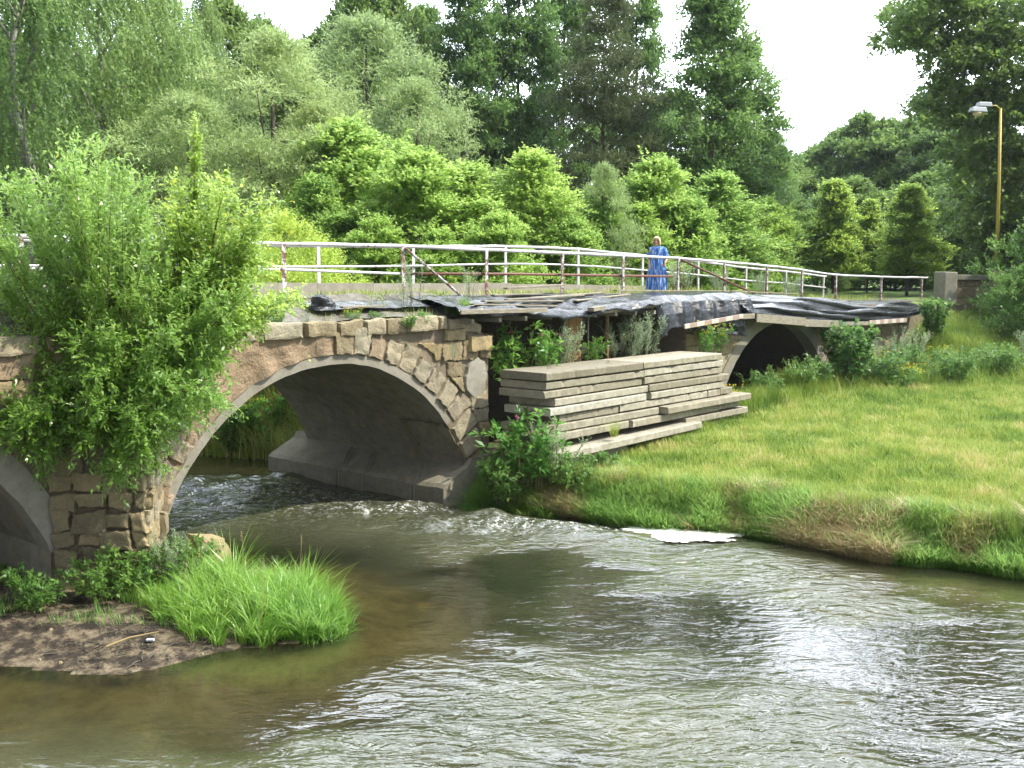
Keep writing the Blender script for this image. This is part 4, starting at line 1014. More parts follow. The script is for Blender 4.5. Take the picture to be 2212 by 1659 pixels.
# dark wood filling behind everything
for k, (px, Y, ty) in enumerate([(-60, 62, 100), (40, 66, 120), (180, 70, 150), (330, 68, 130), (480, 70, 200), (620, 74, 230), (760, 72, 260), (880, 70, 210), (1000, 74, 230), (1100, 70, 250), (1330, 74, 250), (1450, 70, 230), (1560, 74, 290), (120, 50, 300), (300, 52, 330), (500, 52, 380), (700, 55, 420), (860, 52, 400), (1000, 50, 400), (1150, 52, 430), (1290, 50, 420), (1440, 50, 400), (1560, 50, 430), (-40, 44, 330), (1800, 66, 530)]):
    place(T_rnd, px, Y, ty, 'dark green tree in the wood behind the birches, willows and alders', 14, group='trees of the dark wood behind', wide=.95)
for px, Y, ty, wd, lb in [(1700, 86, 372, 1.1, 'small tree at the lower left end of the far wood'), (1805, 90, 305, 1.1, 'tree on the left shoulder of the far wood'), (1905, 86, 285, 1.1, 'tree just right of the far wood crown'), (2005, 82, 272, 1.1, 'tree in the far wood left of the lamp head'),
    (1840, 76, 400, 1.2, 'lower tree behind the slim linden'), (1990, 72, 390, 1.2, 'lower dark tree right behind the bright linden'), (2110, 62, 330, 1.1, 'tree behind the lamp post middle'),
    (505, 60, 55, .75, 'broad tree rising between the birches and the willow'), (575, 62, 92, .7, 'broad tree just left of the sky dip'), (770, 64, 35, .55, 'light topped tree right of the sky dip'), (845, 62, 22, .6, 'light topped tree beside the dark conical alder'), (700, 60, 120, .7, 'tree at the foot of the sky dip')]:
    place(T_rnd, px, Y, ty, lb, 14, wide=wd)
place(T_rnd, 2700, 44.5, 120, 'unseen tree standing just beyond the right edge, shading the slope below the end wall', 14, wide=1.0)  # unseen trees put in beyond the frame for their shade
place(T_rnd, 2560, 50, 150, 'second unseen tree beyond the right edge, shading the foot of the street lamp', 14, wide=1.0)
# --- lindens
T_lin = tree('linden_tree', 7, 1.3, 1.9, lambda u: max(.05, (1 - u) ** .65 * min(1, .55 + 2.6 * u)), 210, .45, 30, .3, 8, .11, .085, 'lime', 'bark', .07, .0, .5, .9, .1, 14, shoots=90)
place(T_lin, 1955, 58, 412, 'bright yellow green linden left of the end pillar', 7, first=True, wide=1.5, base=3.9)
place(T_lin, 1795, 62, 402, 'taller dull linden, left one of three', 7, wide=1.35, base=3.7)
place(T_lin, 1870, 63, 442, 'slim middle linden between the two wider ones', 7, wide=1.1, base=3.7)
# --- big tree at the right edge
def edge_tree():
    o = thing('maple_tree', (30.5, 54, 3.6), 'huge dark tree at the right edge with branches reaching over the lamp', 'tree'); lv = Leaves()
    Cs = []; Rs = []
    def px(x, y, Y): return (TX(x, Y), Y, 5.1 + (590 - y) / 2268 * Y)
    spots = [(1935, 40), (1950, 90), (1985, 60), (1990, 15), (2035, 95), (2040, 30), (2060, 150), (2085, 60), (2100, 205), (2090, 120), (2030, 190), (2140, 170), (2125, 95), (2060, -20), (2170, 30), (2190, 250), (2150, 260), (2115, 300), (2205, 330), (2060, 330), (2090, 370), (2150, 380), (2210, 430), (2170, 470), (2110, 440), (2200, 540), (2150, 560), (2220, 120), (2260, 60), (2290, 200), (2280, 330), (2250, 480), (1990, 250), (2010, 230), (2160, 620), (2210, 640), (1925, 110), (2240, 600), (2075, 250), (2010, 130), (2130, 220), (2170, 330), (2120, 350), (2185, 400), (2085, 480), (2130, 500), (2190, 200), (2110, 250), (2150, 120), (2200, 60), (2175, 520), (2330, 0), (2400, 120), (2350, 300), (2420, 400)]
    for (x, y) in spots:
        for q in range(9):
            e = 36; Yy = 54 + R.uniform(-2.5, 2.5); Cs.append(px(x + R.uniform(-e, e), y + R.uniform(-e, e) * .8, Yy)); Rs.append(R.uniform(.45, 1.05))
    clump_crown(lv, np.array(Cs), np.array(Rs), 26, .55, 7, .23, .165, .15, .1, .5)
    lv.build('crown', 'dark', o)
    b = MB(); b.tube([(30.5, 54, 3), (30.2, 54, 9), (30, 54, 15), (29, 54, 22)], [.65, .5, .36, .15], 10)
    for (x0, z0, tx, ty) in ((30.2, 10, 2080, 330), (30.1, 12, 2110, 200), (30, 14, 2000, 60), (30, 15.5, 1950, 60), (30.2, 8, 2150, 470)):
        e = px(tx, ty, 54); b.tube([(x0, 54, z0), ((x0 + e[0]) / 2, 54, max(z0, e[2]) + .5), e], [.24, .14, .03], 7)
    b.build('trunk', 'bark', o, smooth=True)
edge_tree()
# shrubs at right edge under the tree
T_shr = tree('dark_shrub', 3, .1, 1.6, ovoid, 60, .5, 28, .35, 7, .11, .06, 'nettle', 'twig', .04, .0, .6, .8, .2, 8)
place(T_shr, 2215, 44, 590, 'dark shrub under the big edge tree right of the lamp post', 3, first=True, cat='shrub')
place(T_shr, 2250, 47, 500, 'tall dark shrub cut by the right edge', 3, cat='shrub')
place(T_shr, 2120, 54, 555, 'dark shrub behind the end wall', 3, cat='shrub')

for k, px in enumerate([1700, 1755, 1810, 1865, 1920, 1975, 2030]):
    place(T_shr, px, 69 + (k % 2) * 3, 545, ['low dark undergrowth bush left of the lindens', 'dark undergrowth bush behind the left linden', 'dark undergrowth bush right of the left linden', 'dark undergrowth bush behind the slim linden', 'dark undergrowth bush left of the bright linden', 'dark undergrowth bush behind the bright linden trunk', 'dark undergrowth bush beside the end pillar'][k], 3, cat='shrub', wide=1.3)
# ------------------------------------------------------------------ the big shrub growing out of the pier
def bough(b, lv_list, base, tgt, r0, bend, nsp, twig, m, L, Wd, droop=.1, start=.35, tone=None, up=.5):
    base, tgt = Vector(base), Vector(tgt); mid = base.lerp(tgt, .5) + Vector(bend)
    pts = []
    for k in range(7):
        u = k / 6; pts.append(base * (1 - u) ** 2 + mid * 2 * u * (1 - u) + tgt * u ** 2)
    b.tube(pts, [r0 * (1 - .88 * k / 6) for k in range(7)], 5, cap=False)
    u = NR.uniform(start, 1.0, nsp); P = np.array([[c for c in (base * (1 - x) ** 2 + mid * 2 * x * (1 - x) + tgt * x ** 2)] for x in u])
    td = np.array(tgt - mid) ; td /= np.linalg.norm(td) + 1e-6
    D = sph(nsp) * .9 + td * .7 + np.array([0, 0, up])
    lv_list.sprays(P, D, twig, m, L, Wd, droop, tone=tone)
def near_shrub():
    o = thing('willow_shrub', B(-8.0, -1.8, 2.4), 'big goat willow shrub growing out of the bridge pier at the left', 'shrub')
    b = MB(); lv = Leaves(); Y0 = 16.6
    def px(x, y, Y): return (TX(x, Y), Y, 5.1 + (590 - y) / 2268 * Y)
    tg = [(190, 310), (170, 345), (215, 340), (120, 390), (60, 400), (15, 400), (-40, 420), (250, 380), (300, 385), (-90, 470), (0, 470), (90, 470), (200, 440), (290, 450), (340, 470), (30, 540), (140, 540), (240, 520), (-60, 560), (380, 560),
        (-100, 640), (20, 620), (120, 640), (220, 620), (320, 620), (400, 640), (-40, 720), (60, 720), (170, 720), (270, 720), (370, 730), (430, 720), (-80, 800), (30, 800), (130, 800), (230, 810), (330, 810), (420, 800), (20, 880), (110, 880), (200, 880), (280, 900), (350, 870), (430, 850),
        (60, 950), (150, 950), (250, 950), (320, 960), (400, 900), (-50, 900), (480, 780), (470, 860), (40, 980), (310, 1020)]
    base0 = B(-8.0, -1.9, 2.5)
    tg += [(-20, 980), (90, 1000), (180, 1010), (250, 1030), (130, 940), (10, 930), (350, 930), (290, 850), (90, 860), (500, 700), (520, 620), (440, 560), (400, 700), (460, 640)]
    for (x, y) in tg:
        for q in range(3):
            Y = Y0 + R.uniform(-1.3, .9) - (.3 if y > 800 else 0); e = px(x + R.uniform(-30, 30), y + R.uniform(-14, 14) + (12 if q else 0), Y)
            base = (base0[0] + R.uniform(-.35, .35), base0[1] + R.uniform(-.1, .2), base0[2] + R.uniform(-.3, .3))
            if y > 780: base = (base[0], base[1], base[2] + .5)
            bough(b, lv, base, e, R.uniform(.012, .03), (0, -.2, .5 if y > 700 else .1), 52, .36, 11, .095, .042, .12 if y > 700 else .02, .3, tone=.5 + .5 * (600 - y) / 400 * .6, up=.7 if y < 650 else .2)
    bl = px(10, 600, 16.0)
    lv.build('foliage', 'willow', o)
    for (a, c) in (((310, 930), (345, 760)), ((305, 930), (250, 700)), ((300, 930), (180, 740))):
        p0, p1 = px(*a, 16.4), px(*c, 16.2); b.tube([p0, Vector(p0).lerp(Vector(p1), .5) + Vector((.1, 0, 0)), p1], [.05, .04, .03], 7)
    b.build('stems', 'twig', o, smooth=True)
    # birch sapling
    o2 = thing('birch_sapling', B(-6.8, -1.6, 3.3), 'yellow green birch sapling with a tall spire beside the willow shrub', 'sapling')
    b = MB(); lv = Leaves(); dr = Leaves()
    tg = [(436, 268), (440, 300), (432, 345), (400, 400), (380, 430), (500, 372), (480, 400), (508, 412), (590, 440), (560, 470), (540, 500), (470, 440), (430, 460), (360, 470), (330, 520), (400, 520), (450, 520), (500, 520), (545, 540), (350, 570), (420, 580), (480, 590), (530, 600), (380, 640), (450, 650), (510, 660), (560, 650), (600, 655), (630, 640), (360, 700), (430, 700), (490, 710), (540, 700), (400, 760), (460, 780), (340, 620), (300, 560), (580, 560)]
    bs = B(-6.6, -1.7, 3.5)
    for (x, y) in tg:
        n = 44 if y > 380 else 30
        for q in range(3 if y > 380 else 2):
            e = px(x + (R.uniform(-22, 22) if y > 380 else 0), y + (R.uniform(-14, 14) if y > 380 else 0), 17.0 + R.uniform(-.7, .7) * (y > 380))
            bough(b, lv, (bs[0] + R.uniform(-.15, .15), bs[1] + R.uniform(-.1, .1), bs[2] + R.uniform(-.4, .5)), e, .02, (0, 0, .3), n, .3 if y > 380 else .12, 8, .07, .052, .25, .35 if y > 380 else .5, tone=.55, up=.3)
    P = NR.normal(size=(60, 3)) * np.array([.9, .5, .8]) + np.array(px(440, 560, 16.7)); dr.sprays(P, sph(60), .15, 2, .07, .05, .1)
    lv.build('foliage', 'sapling', o2); dr.build('yellowed_leaves', 'dryleaf', o2); b.build('stems', 'twig', o2, smooth=True)
near_shrub()

# ------------------------------------------------------------------ weeds
ORD = ['first', 'second', 'third', 'fourth', 'fifth', 'sixth', 'seventh', 'eighth', 'ninth', 'tenth', 'eleventh', 'twelfth', 'thirteenth']
def weed(name, h, rad, stems, nsp, twig, m, L, Wd, mat, droop=.2, flower=None, start=.15, up=.3, lean=.35):
    o = thing(name, (0, 0, 0), 'plant', 'plant'); b = MB(); lv = Leaves(); fl = Leaves()
    for k in range(stems):
        a = R.uniform(0, 2 * PI); r = R.random() ** .5 * rad; hh = h * R.uniform(.65, 1.0)
        base = (r * math.cos(a) * .5, r * math.sin(a) * .5, 0); tgt = (r * math.cos(a) * (1 + lean), r * math.sin(a) * (1 + lean), hh)
        bough(b, lv, base, tgt, .008 * h, (0, 0, .1 * h), nsp, twig, m, L, Wd, droop, start, tone=R.random(), up=up)
        if flower == 'flower_y' or (flower and k % 5 == 0): fl.sprays(np.array([tgt]) + NR.normal(size=(4, 3)) * .05, sph(4) + np.array([0, 0, .6]), .05, 6, .03, .026)
    lv.build('foliage', mat, o); b.build('stems', 'twig', o, smooth=True)
    if flower: fl.build('blossoms', flower, o)
    return o
W_balsam = weed('balsam_plant', 1.3, .55, 14, 14, .16, 3, .17, .06, 'weed', .25, 'flower_p')
W_mug = weed('mugwort_plant', 1.4, .5, 16, 34, .2, 7, .05, .02, 'mugwort', .05, None, .25, .8)
W_net = weed('nettle_plant', .8, .5, 22, 16, .12, 4, .1, .05, 'nettle', .2)
W_tan = weed('tansy_plant', .9, .45, 18, 16, .12, 6, .06, .025, 'weed', .1, 'flower_y', .2, .6)
W_fern = weed('elder_shrub', 1.2, .7, 20, 16, .25, 6, .11, .055, 'nettle', .2)
W_haz = weed('hazel_shrub', 2.0, .65, 22, 22, .25, 5, .16, .13, 'nettle', .3, None, .1)
W_thin = weed('tall_weed', 1.0, .16, 4, 26, .16, 7, .035, .013, 'mugwort', .0, None, .3, .5)
FIRST = set()
def put(o, s_or_xy, sc, label, z=None, group=None, st=True, cat='plant'):
    x, y = (B(s_or_xy[0], s_or_xy[1], 0)[:2] if st else s_or_xy)
    zz = gz(x, y) - .04 if z is None else z
    if o.name in FIRST: c = copy_tree(o, (x, y, zz), R.uniform(0, 6.28), sc, label)
    else:
        FIRST.add(o.name); c = o; c.location = (x, y, zz); c.scale = (sc,) * 3 if isinstance(sc, (int, float)) else sc; c['label'] = label
    c['category'] = cat
    if group: c['group'] = group
    return c
# behind the slab pile
put(W_balsam, (1.9, -1.7), 1.15, 'broad leaved balsam plant behind the left end of the slab pile', 2.4)
put(W_balsam, (2.7, -1.8), 1.0, 'balsam plant in the middle of the gap behind the slabs', 2.4)
put(W_balsam, (4.9, -1.75), .55, 'small pink flowered balsam in front of the shed door', 2.75)
put(W_mug, (3.5, -1.75), 1.0, 'grey green mugwort left of the shed door', 2.5)
put(W_mug, (6.2, -1.8), 1.0, 'silvery mugwort bush behind the right slab column, left one', 2.5)
put(W_mug, (7.1, -1.8), 1.12, 'silvery mugwort bush behind the right slab column, right one', 2.5)
put(W_tan, (9.9, -2.2), 1.2, 'yellowing creeper hanging on the wall left of the small arch', 2.6)
put(W_tan, (10.5, -2.6), 1.0, 'low yellowish bush at the foot of the wall left of the small arch')
# between the pier and the pile
put(W_balsam, (.35, -3.1), 1.25, 'dark leafy balsam clump between the arch and the slab pile', .55)
put(W_balsam, (.55, -3.55), 1.0, 'balsam plant against the left end of the slab pile', .55)
put(W_mug, (.85, -3.75), .95, 'mugwort standing in front of the left end of the slab pile', .6)
put(W_net, (.1, -3.0), 1.1, 'dark nettles at the waterline beside the pier footing', .2)
put(W_net, (.9, -4.1), .9, 'nettles at the foot of the slab pile corner', .5)
put(W_net, (1.9, -4.2), .65, 'small leafy plants in front of the lowest slabs', .7)
# left pier foot
put(W_net, (-8.9, -2.9), .9, 'dark nettles at the foot of the pier, leftmost clump')
put(W_net, (-8.2, -3.1), .9, 'tall nettles in front of the pier nose')
put(W_mug, (-7.9, -3.2), .65, 'pale mugwort rising in front of the pier nose')
put(W_net, (-7.5, -2.8), .9, 'nettles right of the pier nose beside the yellow flowers')
put(W_tan, (-7.35, -3.1), .5, 'small yellow flowered plant by the grass clump')
put(W_net, (-9.8, -2.6), .8, 'low nettles in the shade under the left arch')
# under and right of the small arch
put(W_fern, (13.2, -2.2), .85, 'leafy elder shoots at the left mouth of the small arch')
put(W_fern, (15.2, -2.3), 1.0, 'leafy elder shoots in the middle of the small arch')
put(W_fern, (16.6, -2.4), 1.0, 'elder shrub at the right mouth of the small arch')
put(W_haz, (17.9, -2.9), 1.15, 'dark round leaved hazel shrub right of the small arch', cat='shrub')
put(W_haz, (26.2, -2.9), .75, 'leafy shrub at the right end of the plastic sheet', 2.6, cat='shrub')
put(W_tan, (20.3, -3.3), 1.3, 'yellow flowered tansy right of the hazel shrub')
put(W_tan, (22.3, -3.6), 1.1, 'yellow flowered tansy in the middle of the weedy slope')
put(W_tan, (24.4, -4.0), 1.3, 'yellow flowered tansy high on the weedy slope')
put(W_mug, (21.3, -2.9), 1.1, 'grey green mugwort against the wall right of the small arch')
put(W_mug, (24.0, -2.8), 1.2, 'mugwort below the end of the plastic sheet')
put(W_mug, (27.0, -6.6), 1.3, 'tall pointed mugwort on the slope below the end wall')
put(W_fern, (20.8, -5.4), 1.15, 'bushy weed at the lower edge of the weedy slope')
put(W_fern, (23.4, -6.2), 1.1, 'round green weed clump on the right of the weedy slope')
put(W_tan, (19.4, -4.6), 1.0, 'tangled green weeds below the hazel shrub')
for k, (s, t) in enumerate(sorted([(19.0, -3.6), (21.4, -4.4), (22.6, -5.0), (25.3, -4.8), (24.6, -5.6), (25.5, -6.2), (18.6, -4.4), (21.8, -3.6), (25, -7.0), (20, -4.0), (23.2, -4.4)])):
    put([W_net, W_fern, W_tan][k % 3], (s, t), R.uniform(.55, 1.15), ['nettle', 'elder', 'tansy'][k % 3] + ' clump crowding the weedy slope, ' + ORD[k] + ' clump from the small arch', group='weeds on the slope')
# on the bridge
put(W_thin, (-.5, -.9), 1.15, 'thin grey mugwort in front of the rusty post on the bridge', 4.35)
put(W_thin, (-.9, -1.0), .7, 'short thin weed left of the rusty post', 4.3)
put(W_thin, (1.6, -.6), .95, 'thin weed between the rusty post and the brace foot', 4.35)
put(W_thin, (-4.8, -.5), 1.1, 'thin pale weed behind the birch sapling on the deck', 4.5)
put(W_net, (.2, -1.35), .35, 'small leafy weed sprouting from the top stones', 4.1)
put(W_tan, (.95, -1.3), .32, 'tiny bush on the broken end of the arch', 3.95)
put(W_net, (-1.5, -1.75), .33, 'small weed hanging from the capping stones', 3.95)
put(W_thin, (-.4, -1.95), .55, 'grey spindly weed growing out of the arch stones', 3.1)
for k, (s, sc) in enumerate([(-5.4, .4), (-4.6, .32), (-3.9, .28), (-2.7, .36), (-2.1, .3), (-.1, .34), (.5, .42)]):
    put([W_tan, W_net, W_thin][k % 3], (s, -1.45), sc, 'small ' + ['tansy', 'nettle', 'mugwort'][k % 3] + ' sprouting from the broken bridge edge, ' + ORD[k] + ' from the birch sapling', 4.08, 'weeds on the bridge edge')
put(W_balsam, (-1.0, -1.7), .25, 'little broad leaved weed between two capping stones', 4.0)
for k, (s, t) in enumerate(sorted([(12.8, .9), (14.2, 1.4), (15.6, .8), (17, 1.6), (18.6, .9), (20, 1.4), (21.5, 1.0), (23, 1.7), (25, 1.0), (16.3, 2.4), (19.3, 2.6), (22.4, 2.5), (13.6, 2.5)])):
    put([W_thin, W_mug][k % 3 == 2], (s, t), R.uniform(.5, .85), 'pale weed growing through the bridge deck, ' + ORD[k] + ' weed beyond the woman', deck_z(s), 'weeds on the deck')
# reflected bank plants behind the arch
for k, (x, y, sc) in enumerate([(-7.4, 29.1, 1.5), (-8.8, 29.6, 1.4), (-6.4, 28.6, 1.3), (-10.4, 30.2, 1.6), (-8.0, 30.6, 1.6), (-6.6, 30.2, 1.5)]):
    put([W_tan, W_balsam, W_balsam][k % 3], (x, y), sc, ['tansy', 'balsam', 'balsam'][k % 3] + ' clump on the bank seen through the river arch, ' + ORD[k] + ' of six', None, 'far bank plants', False)
put(W_haz, (-7.6, 28.8), .75, 'pale leaved bush overhanging the water beyond the arch', None, None, False, 'shrub')

# ------------------------------------------------------------------ grasses
def blades(P, H, Wd, bend, nseg=2, az=None):
    n = len(P); az = NR.uniform(0, 2 * PI, n) if az is None else az
    d = np.stack([np.cos(az), np.sin(az), np.zeros(n)], 1); sd_ = np.stack([-np.sin(az), np.cos(az), np.zeros(n)], 1)
    face_r = NR.uniform(-1, 1, n)[:, None]; sd_ = unit(sd_ + d * face_r * .8)
    rows = []
    for k in range(nseg + 1):
        u = k / nseg; c = P + np.array([0, 0, 1.]) * (H * (u - .25 * np.clip(bend, 0, 2) * u ** 2))[:, None] + d * (H * bend * u ** 1.8)[:, None]
        w = (Wd * (1 - u) ** .7 * .5 + .0004)[:, None]; rows += [c - sd_ * w, c + sd_ * w]
    V = np.stack(rows, 1); m = V.shape[1]
    base = (np.arange(n) * m)[:, None]; F = []
    for k in range(nseg): F.append(base + np.array([[2 * k, 2 * k + 1, 2 * k + 3, 2 * k + 2]]))
    F = np.stack(F, 1).reshape(-1, 4)
    return V.reshape(-1, 3), F
def grass_obj(name, P, H, Wd, bend, mat, tone, nseg=2, parent=None, origin=None):
    V, F = blades(P, H, Wd, bend, nseg); return raw(name, V, F, mat, parent, origin, np.repeat(tone, nseg))
# short meadow grass
n = 470000
Yg = 16.5 + 36 * NR.random(n) ** 1.55; Xg = NR.uniform(-.02, .86, n) * Yg
ok = inside(Xg, Yg, RPOLY); Xg, Yg = Xg[ok], Yg[ok]; d = seg_dist(Xg, Yg, RB); s, t = (Xg - PX) * UX + (Yg - PY) * UY, (Xg - PX) * NX + (Yg - PY) * NY
ok = (d > .5) & (t < -1.7) & ~((s > .9) & (s < 9.5) & (t > -3.5)); Xg, Yg, d, s, t = Xg[ok], Yg[ok], d[ok], s[ok], t[ok]
Zg = ground(Xg, Yg); pn = .5 * fbm(Xg * .6, Yg * .6, 4, 33) + .5 * fbm(Xg * 1.6, Yg * 2.2, 4, 35); pn2 = fbm(Xg * 3, Yg * 3, 3, 34)
far_k = np.clip((Yg - 16) / 25, 0, 1)
H = (.03 + .05 * NR.random(len(Xg)) + .05 * far_k) * (.6 + 1.0 * pn2) * (1 + 1.2 * np.clip(1.6 - d, 0, 1)) * (1 + 1.5 * (np.clip(-3 - t, -4, 0) + 1.2 > 0))
tn = np.clip(.3 + 1.6 * (pn - .36) + .5 * (pn2 - .5) + NR.normal(size=len(Xg)) * .15, 0, 1)
tag(grass_obj('meadow_grass', np.stack([Xg, Yg, Zg - .01], 1), H, .012 + .02 * far_k, NR.uniform(.1, .9, len(Xg)), 'grass', tn), 'short sunlit mown grass covering the meadow', 'grass', kind='stuff')
n = 9000
tc_ = NR.random((260, 2)) * np.array([26, 26]) + np.array([1, 18]); ti = NR.integers(0, 260, n); X = tc_[ti, 0] + NR.normal(size=n) * .22; Y = tc_[ti, 1] + NR.normal(size=n) * .22
s, t = (X - PX) * UX + (Y - PY) * UY, (X - PX) * NX + (Y - PY) * NY; ok = inside(X, Y, RPOLY) & (t < -3.9); X, Y, ti = X[ok], Y[ok], ti[ok]; n = len(X); hh = NR.uniform(.06, .2, 260)[ti]; tt_ = NR.choice([.1, .25, .6, .95], 260)[ti]
tag(grass_obj('meadow_herbs', np.stack([X, Y, ground(X, Y)], 1), hh * NR.uniform(.6, 1.2, n), np.full(n, .03), NR.uniform(.5, 1.6, n), 'grass', np.clip(tt_ + NR.normal(size=n) * .1, 0, 1)), 'darker and drier tufts of herbs scattered over the meadow', 'grass', kind='stuff')
# longer rough grass along the right bank
n = 115000
i = NR.integers(1, 13, n); u = NR.random(n); A_, B_ = RB[i], RB[i + 1] if True else None
P = A_ + (B_ - A_) * u[:, None]; P = P + np.stack([NR.normal(size=n) * .3, np.abs(NR.normal(size=n)) * .7 - .12], 1)
ok = (P[:, 0] < 15); P = P[ok]; z = ground(P[:, 0], P[:, 1])
ok = z > -.06; P, z = P[ok], z[ok]; n = len(P); cl = fbm(P[:, 0] * 1.8, P[:, 1] * 1.8, 3, 44)
dd = seg_dist(P[:, 0], P[:, 1], RB)
H = (.16 + .32 * NR.random(n)) * (.35 + 1.15 * cl) * (1.15 - .35 * np.clip(dd, 0, 1.5))
strawp = fbm(P[:, 0] * 1.1, P[:, 1] * 1.1, 3, 47); isstraw = (strawp > .55) & (NR.random(n) < .75)
tone = np.clip(NR.beta(2, 2, n) * .75 + (cl - .35) * 1.3, 0, 1)
az = NR.uniform(0, 2 * PI, n)
P3 = np.stack([P[:, 0], P[:, 1], z - .02], 1)
V, F = blades(P3[~isstraw], H[~isstraw], np.full((~isstraw).sum(), .016), NR.uniform(.3, 1.3, (~isstraw).sum()), 3)
tag(raw('bank_grass', V, F, 'reed', None, None, np.repeat(tone[~isstraw], 3)), 'long rough green grass hanging over the right river bank', 'grass', kind='stuff')
V, F = blades(P3[isstraw], H[isstraw] * 1.1, np.full(isstraw.sum(), .012), NR.uniform(.6, 1.6, isstraw.sum()), 3)
tag(raw('dry_grass', V, F, 'straw', None, None, np.repeat(tone[isstraw], 3)), 'straw coloured dead grass patches on the right river bank', 'grass', kind='stuff')
# wild tall grass on the slope and below the wall right of the small arch
n = 42000
s = NR.uniform(10, 30, n); t = -2.0 - np.abs(NR.normal(size=n)) * (.5 + 2.0 * np.clip((s - 17) / 6, 0, 1)); X = PX + UX * s + NX * t; Y = PY + UY * s + NY * t
z = ground(X, Y); H = NR.uniform(.25, .8, n) * (.4 + 1.2 * fbm(X, Y, 3, 55)); tone = np.clip(fbm(X * 1.5, Y * 1.5, 3, 56) * .8 + NR.normal(size=n) * .12, 0, 1)
tag(grass_obj('wild_grass', np.stack([X, Y, z], 1), H, np.full(n, .022), NR.uniform(.1, .8, n), 'grass', tone), 'uncut grass and herbs under the bridge wall and on the weedy slope', 'grass', kind='stuff')
# grass on the deck and kerb line
n = 9000
s = NR.uniform(-8, 30, n); t = np.where(NR.random(n) < .5, 3.2 - np.abs(NR.normal(size=n)) * .35, np.abs(NR.normal(size=n)) * .5 + .1 + 1.2 * (s > 12) * NR.random(n))
ok = fbm(s * 1.5, t, 2, 60) > .47; s, t = s[ok], t[ok]; n = len(s)
z = np.array([deck_z(q) for q in s]); X = PX + UX * s + NX * t; Y = PY + UY * s + NY * t
tag(grass_obj('deck_grass', np.stack([X, Y, z], 1), NR.uniform(.05, .2, n) * (1 + 1.0 * (s > 12)), np.full(n, .018), NR.uniform(.1, .9, n), 'grass', NR.uniform(.2, 1, n)), 'thin grass sprouting along the bridge deck', 'grass', kind='stuff')
n = 5200
s = NR.uniform(-14, 1.0, n); t = NR.uniform(-1.5, -.2, n); ok = fbm(s * 1.4, t * 1.6, 3, 61) > .5; s, t = s[ok], t[ok]; n = len(s)
X = PX + UX * s + NX * t; Y = PY + UY * s + NY * t
tag(grass_obj('verge_grass', np.stack([X, Y, 4.1 + .4 * (t + 1.5)], 1), NR.uniform(.05, .24, n), np.full(n, .014), NR.uniform(.2, 1.2, n), 'grass', NR.uniform(.1, .9, n)), 'straggly grass along the broken top edge of the bridge', 'grass', kind='stuff')
n = 26000
X = NR.uniform(-12, -4.6, n); Y = NR.uniform(27.2, 33.5, n); d_ = seg_dist(X, Y, RB); ok = inside(X, Y, RPOLY) & (d_ < 3.5); X, Y, d_ = X[ok], Y[ok], d_[ok]; n = len(X)
tag(grass_obj('far_bank_grass', np.stack([X, Y, ground(X, Y)], 1), NR.uniform(.4, 1.2, n) * (.5 + fbm(X, Y, 2, 66)), np.full(n, .035), NR.uniform(.2, 1.0, n), 'grass', np.clip(NR.normal(size=n) * .2 + .68, 0, 1), 3), 'tall herbs and grass, toned as if sunlit, on the bank seen through the river arch', 'grass', kind='stuff')  # pale tone stands in for sunlight on this shaded bank
# big bright grass clump on the sand bar
def clump(name, c, rx, ry, n, h, mat, label, bendr=(.2, 1.0), wd=.014, heads=0):
    o = thing(name, (c[0], c[1], gz(*c)), label, 'grass clump'); a = NR.uniform(0, 2 * PI, n); q = np.sqrt(NR.random(n))
    x = c[0] + rx * q * np.cos(a); y = c[1] + ry * q * np.sin(a); z = np.maximum(ground(x, y), -.1)
    nt_ = max(6, n // 38); ta = NR.uniform(0, 2 * PI, nt_); tq = np.sqrt(NR.random(nt_)); ti = NR.integers(0, nt_, n)
    edge = 1 + .3 * (fbm(ta * 1.3, ta * 0 + c[0], 2, 5) - .5)
    tx, ty = c[0] + rx * edge * tq * np.cos(ta), c[1] + ry * edge * tq * np.sin(ta); az = NR.uniform(0, 2 * PI, n); rr_ = .1 * np.sqrt(NR.random(n))
    x = tx[ti] + rr_ * np.cos(az); y = ty[ti] + rr_ * np.sin(az); z = np.maximum(ground(x, y), -.1)
    th = NR.uniform(.5, 1.05, nt_) * (1 - .5 * tq ** 2) * (.6 + .8 * fbm(tx * 1.6, ty * 1.6, 2, 6)); tl = NR.uniform(0, 2 * PI, nt_)
    H = h * th[ti] * NR.uniform(.45, 1.1, n); az = np.where(NR.random(n) < .45, tl[ti] + NR.normal(size=n) * .7, az)
    V, F = blades(np.stack([x, y, z], 1), H, np.full(n, wd) * NR.uniform(.6, 1.3, n), NR.uniform(*bendr, n) * NR.uniform(.5, 1.3, nt_)[ti], 4, az)
    raw('blades', V, F, mat, o, None, np.repeat(np.clip(NR.beta(2, 2, n) * .75 + NR.random(nt_)[ti] * .35 - .05, 0, 1), 4))
    if heads:
        b = MB(); lv = Leaves()
        for k in range(heads):
            a_ = R.uniform(0, 6.28); qq = R.random(); p = Vector((c[0] + rx * qq * math.cos(a_), c[1] + ry * qq * math.sin(a_), .1)); top = p + Vector((R.uniform(-.15, .15), R.uniform(-.1, .1), h * R.uniform(1.05, 1.3)))
            b.tube([p, top], [.004, .002], 4); P = np.array([list(top)]) + np.array([[0, 0, -.02 * j] for j in range(8)]); lv.sprays(P, np.array([[R.uniform(-.5, .5), R.uniform(-.5, .5), 1.]] * 8), .05, 3, .03, .008)
        lv.build('seed_heads', 'straw', o); b.build('stalks', 'straw', o)
    return o
clump('grass_clump', (-4.0, 15.15), 1.35, 1.25, 7500, .95, 'reed', 'bright green clump of tall river grass on the sand bar', (.4, 1.15), wd=.02, heads=4)
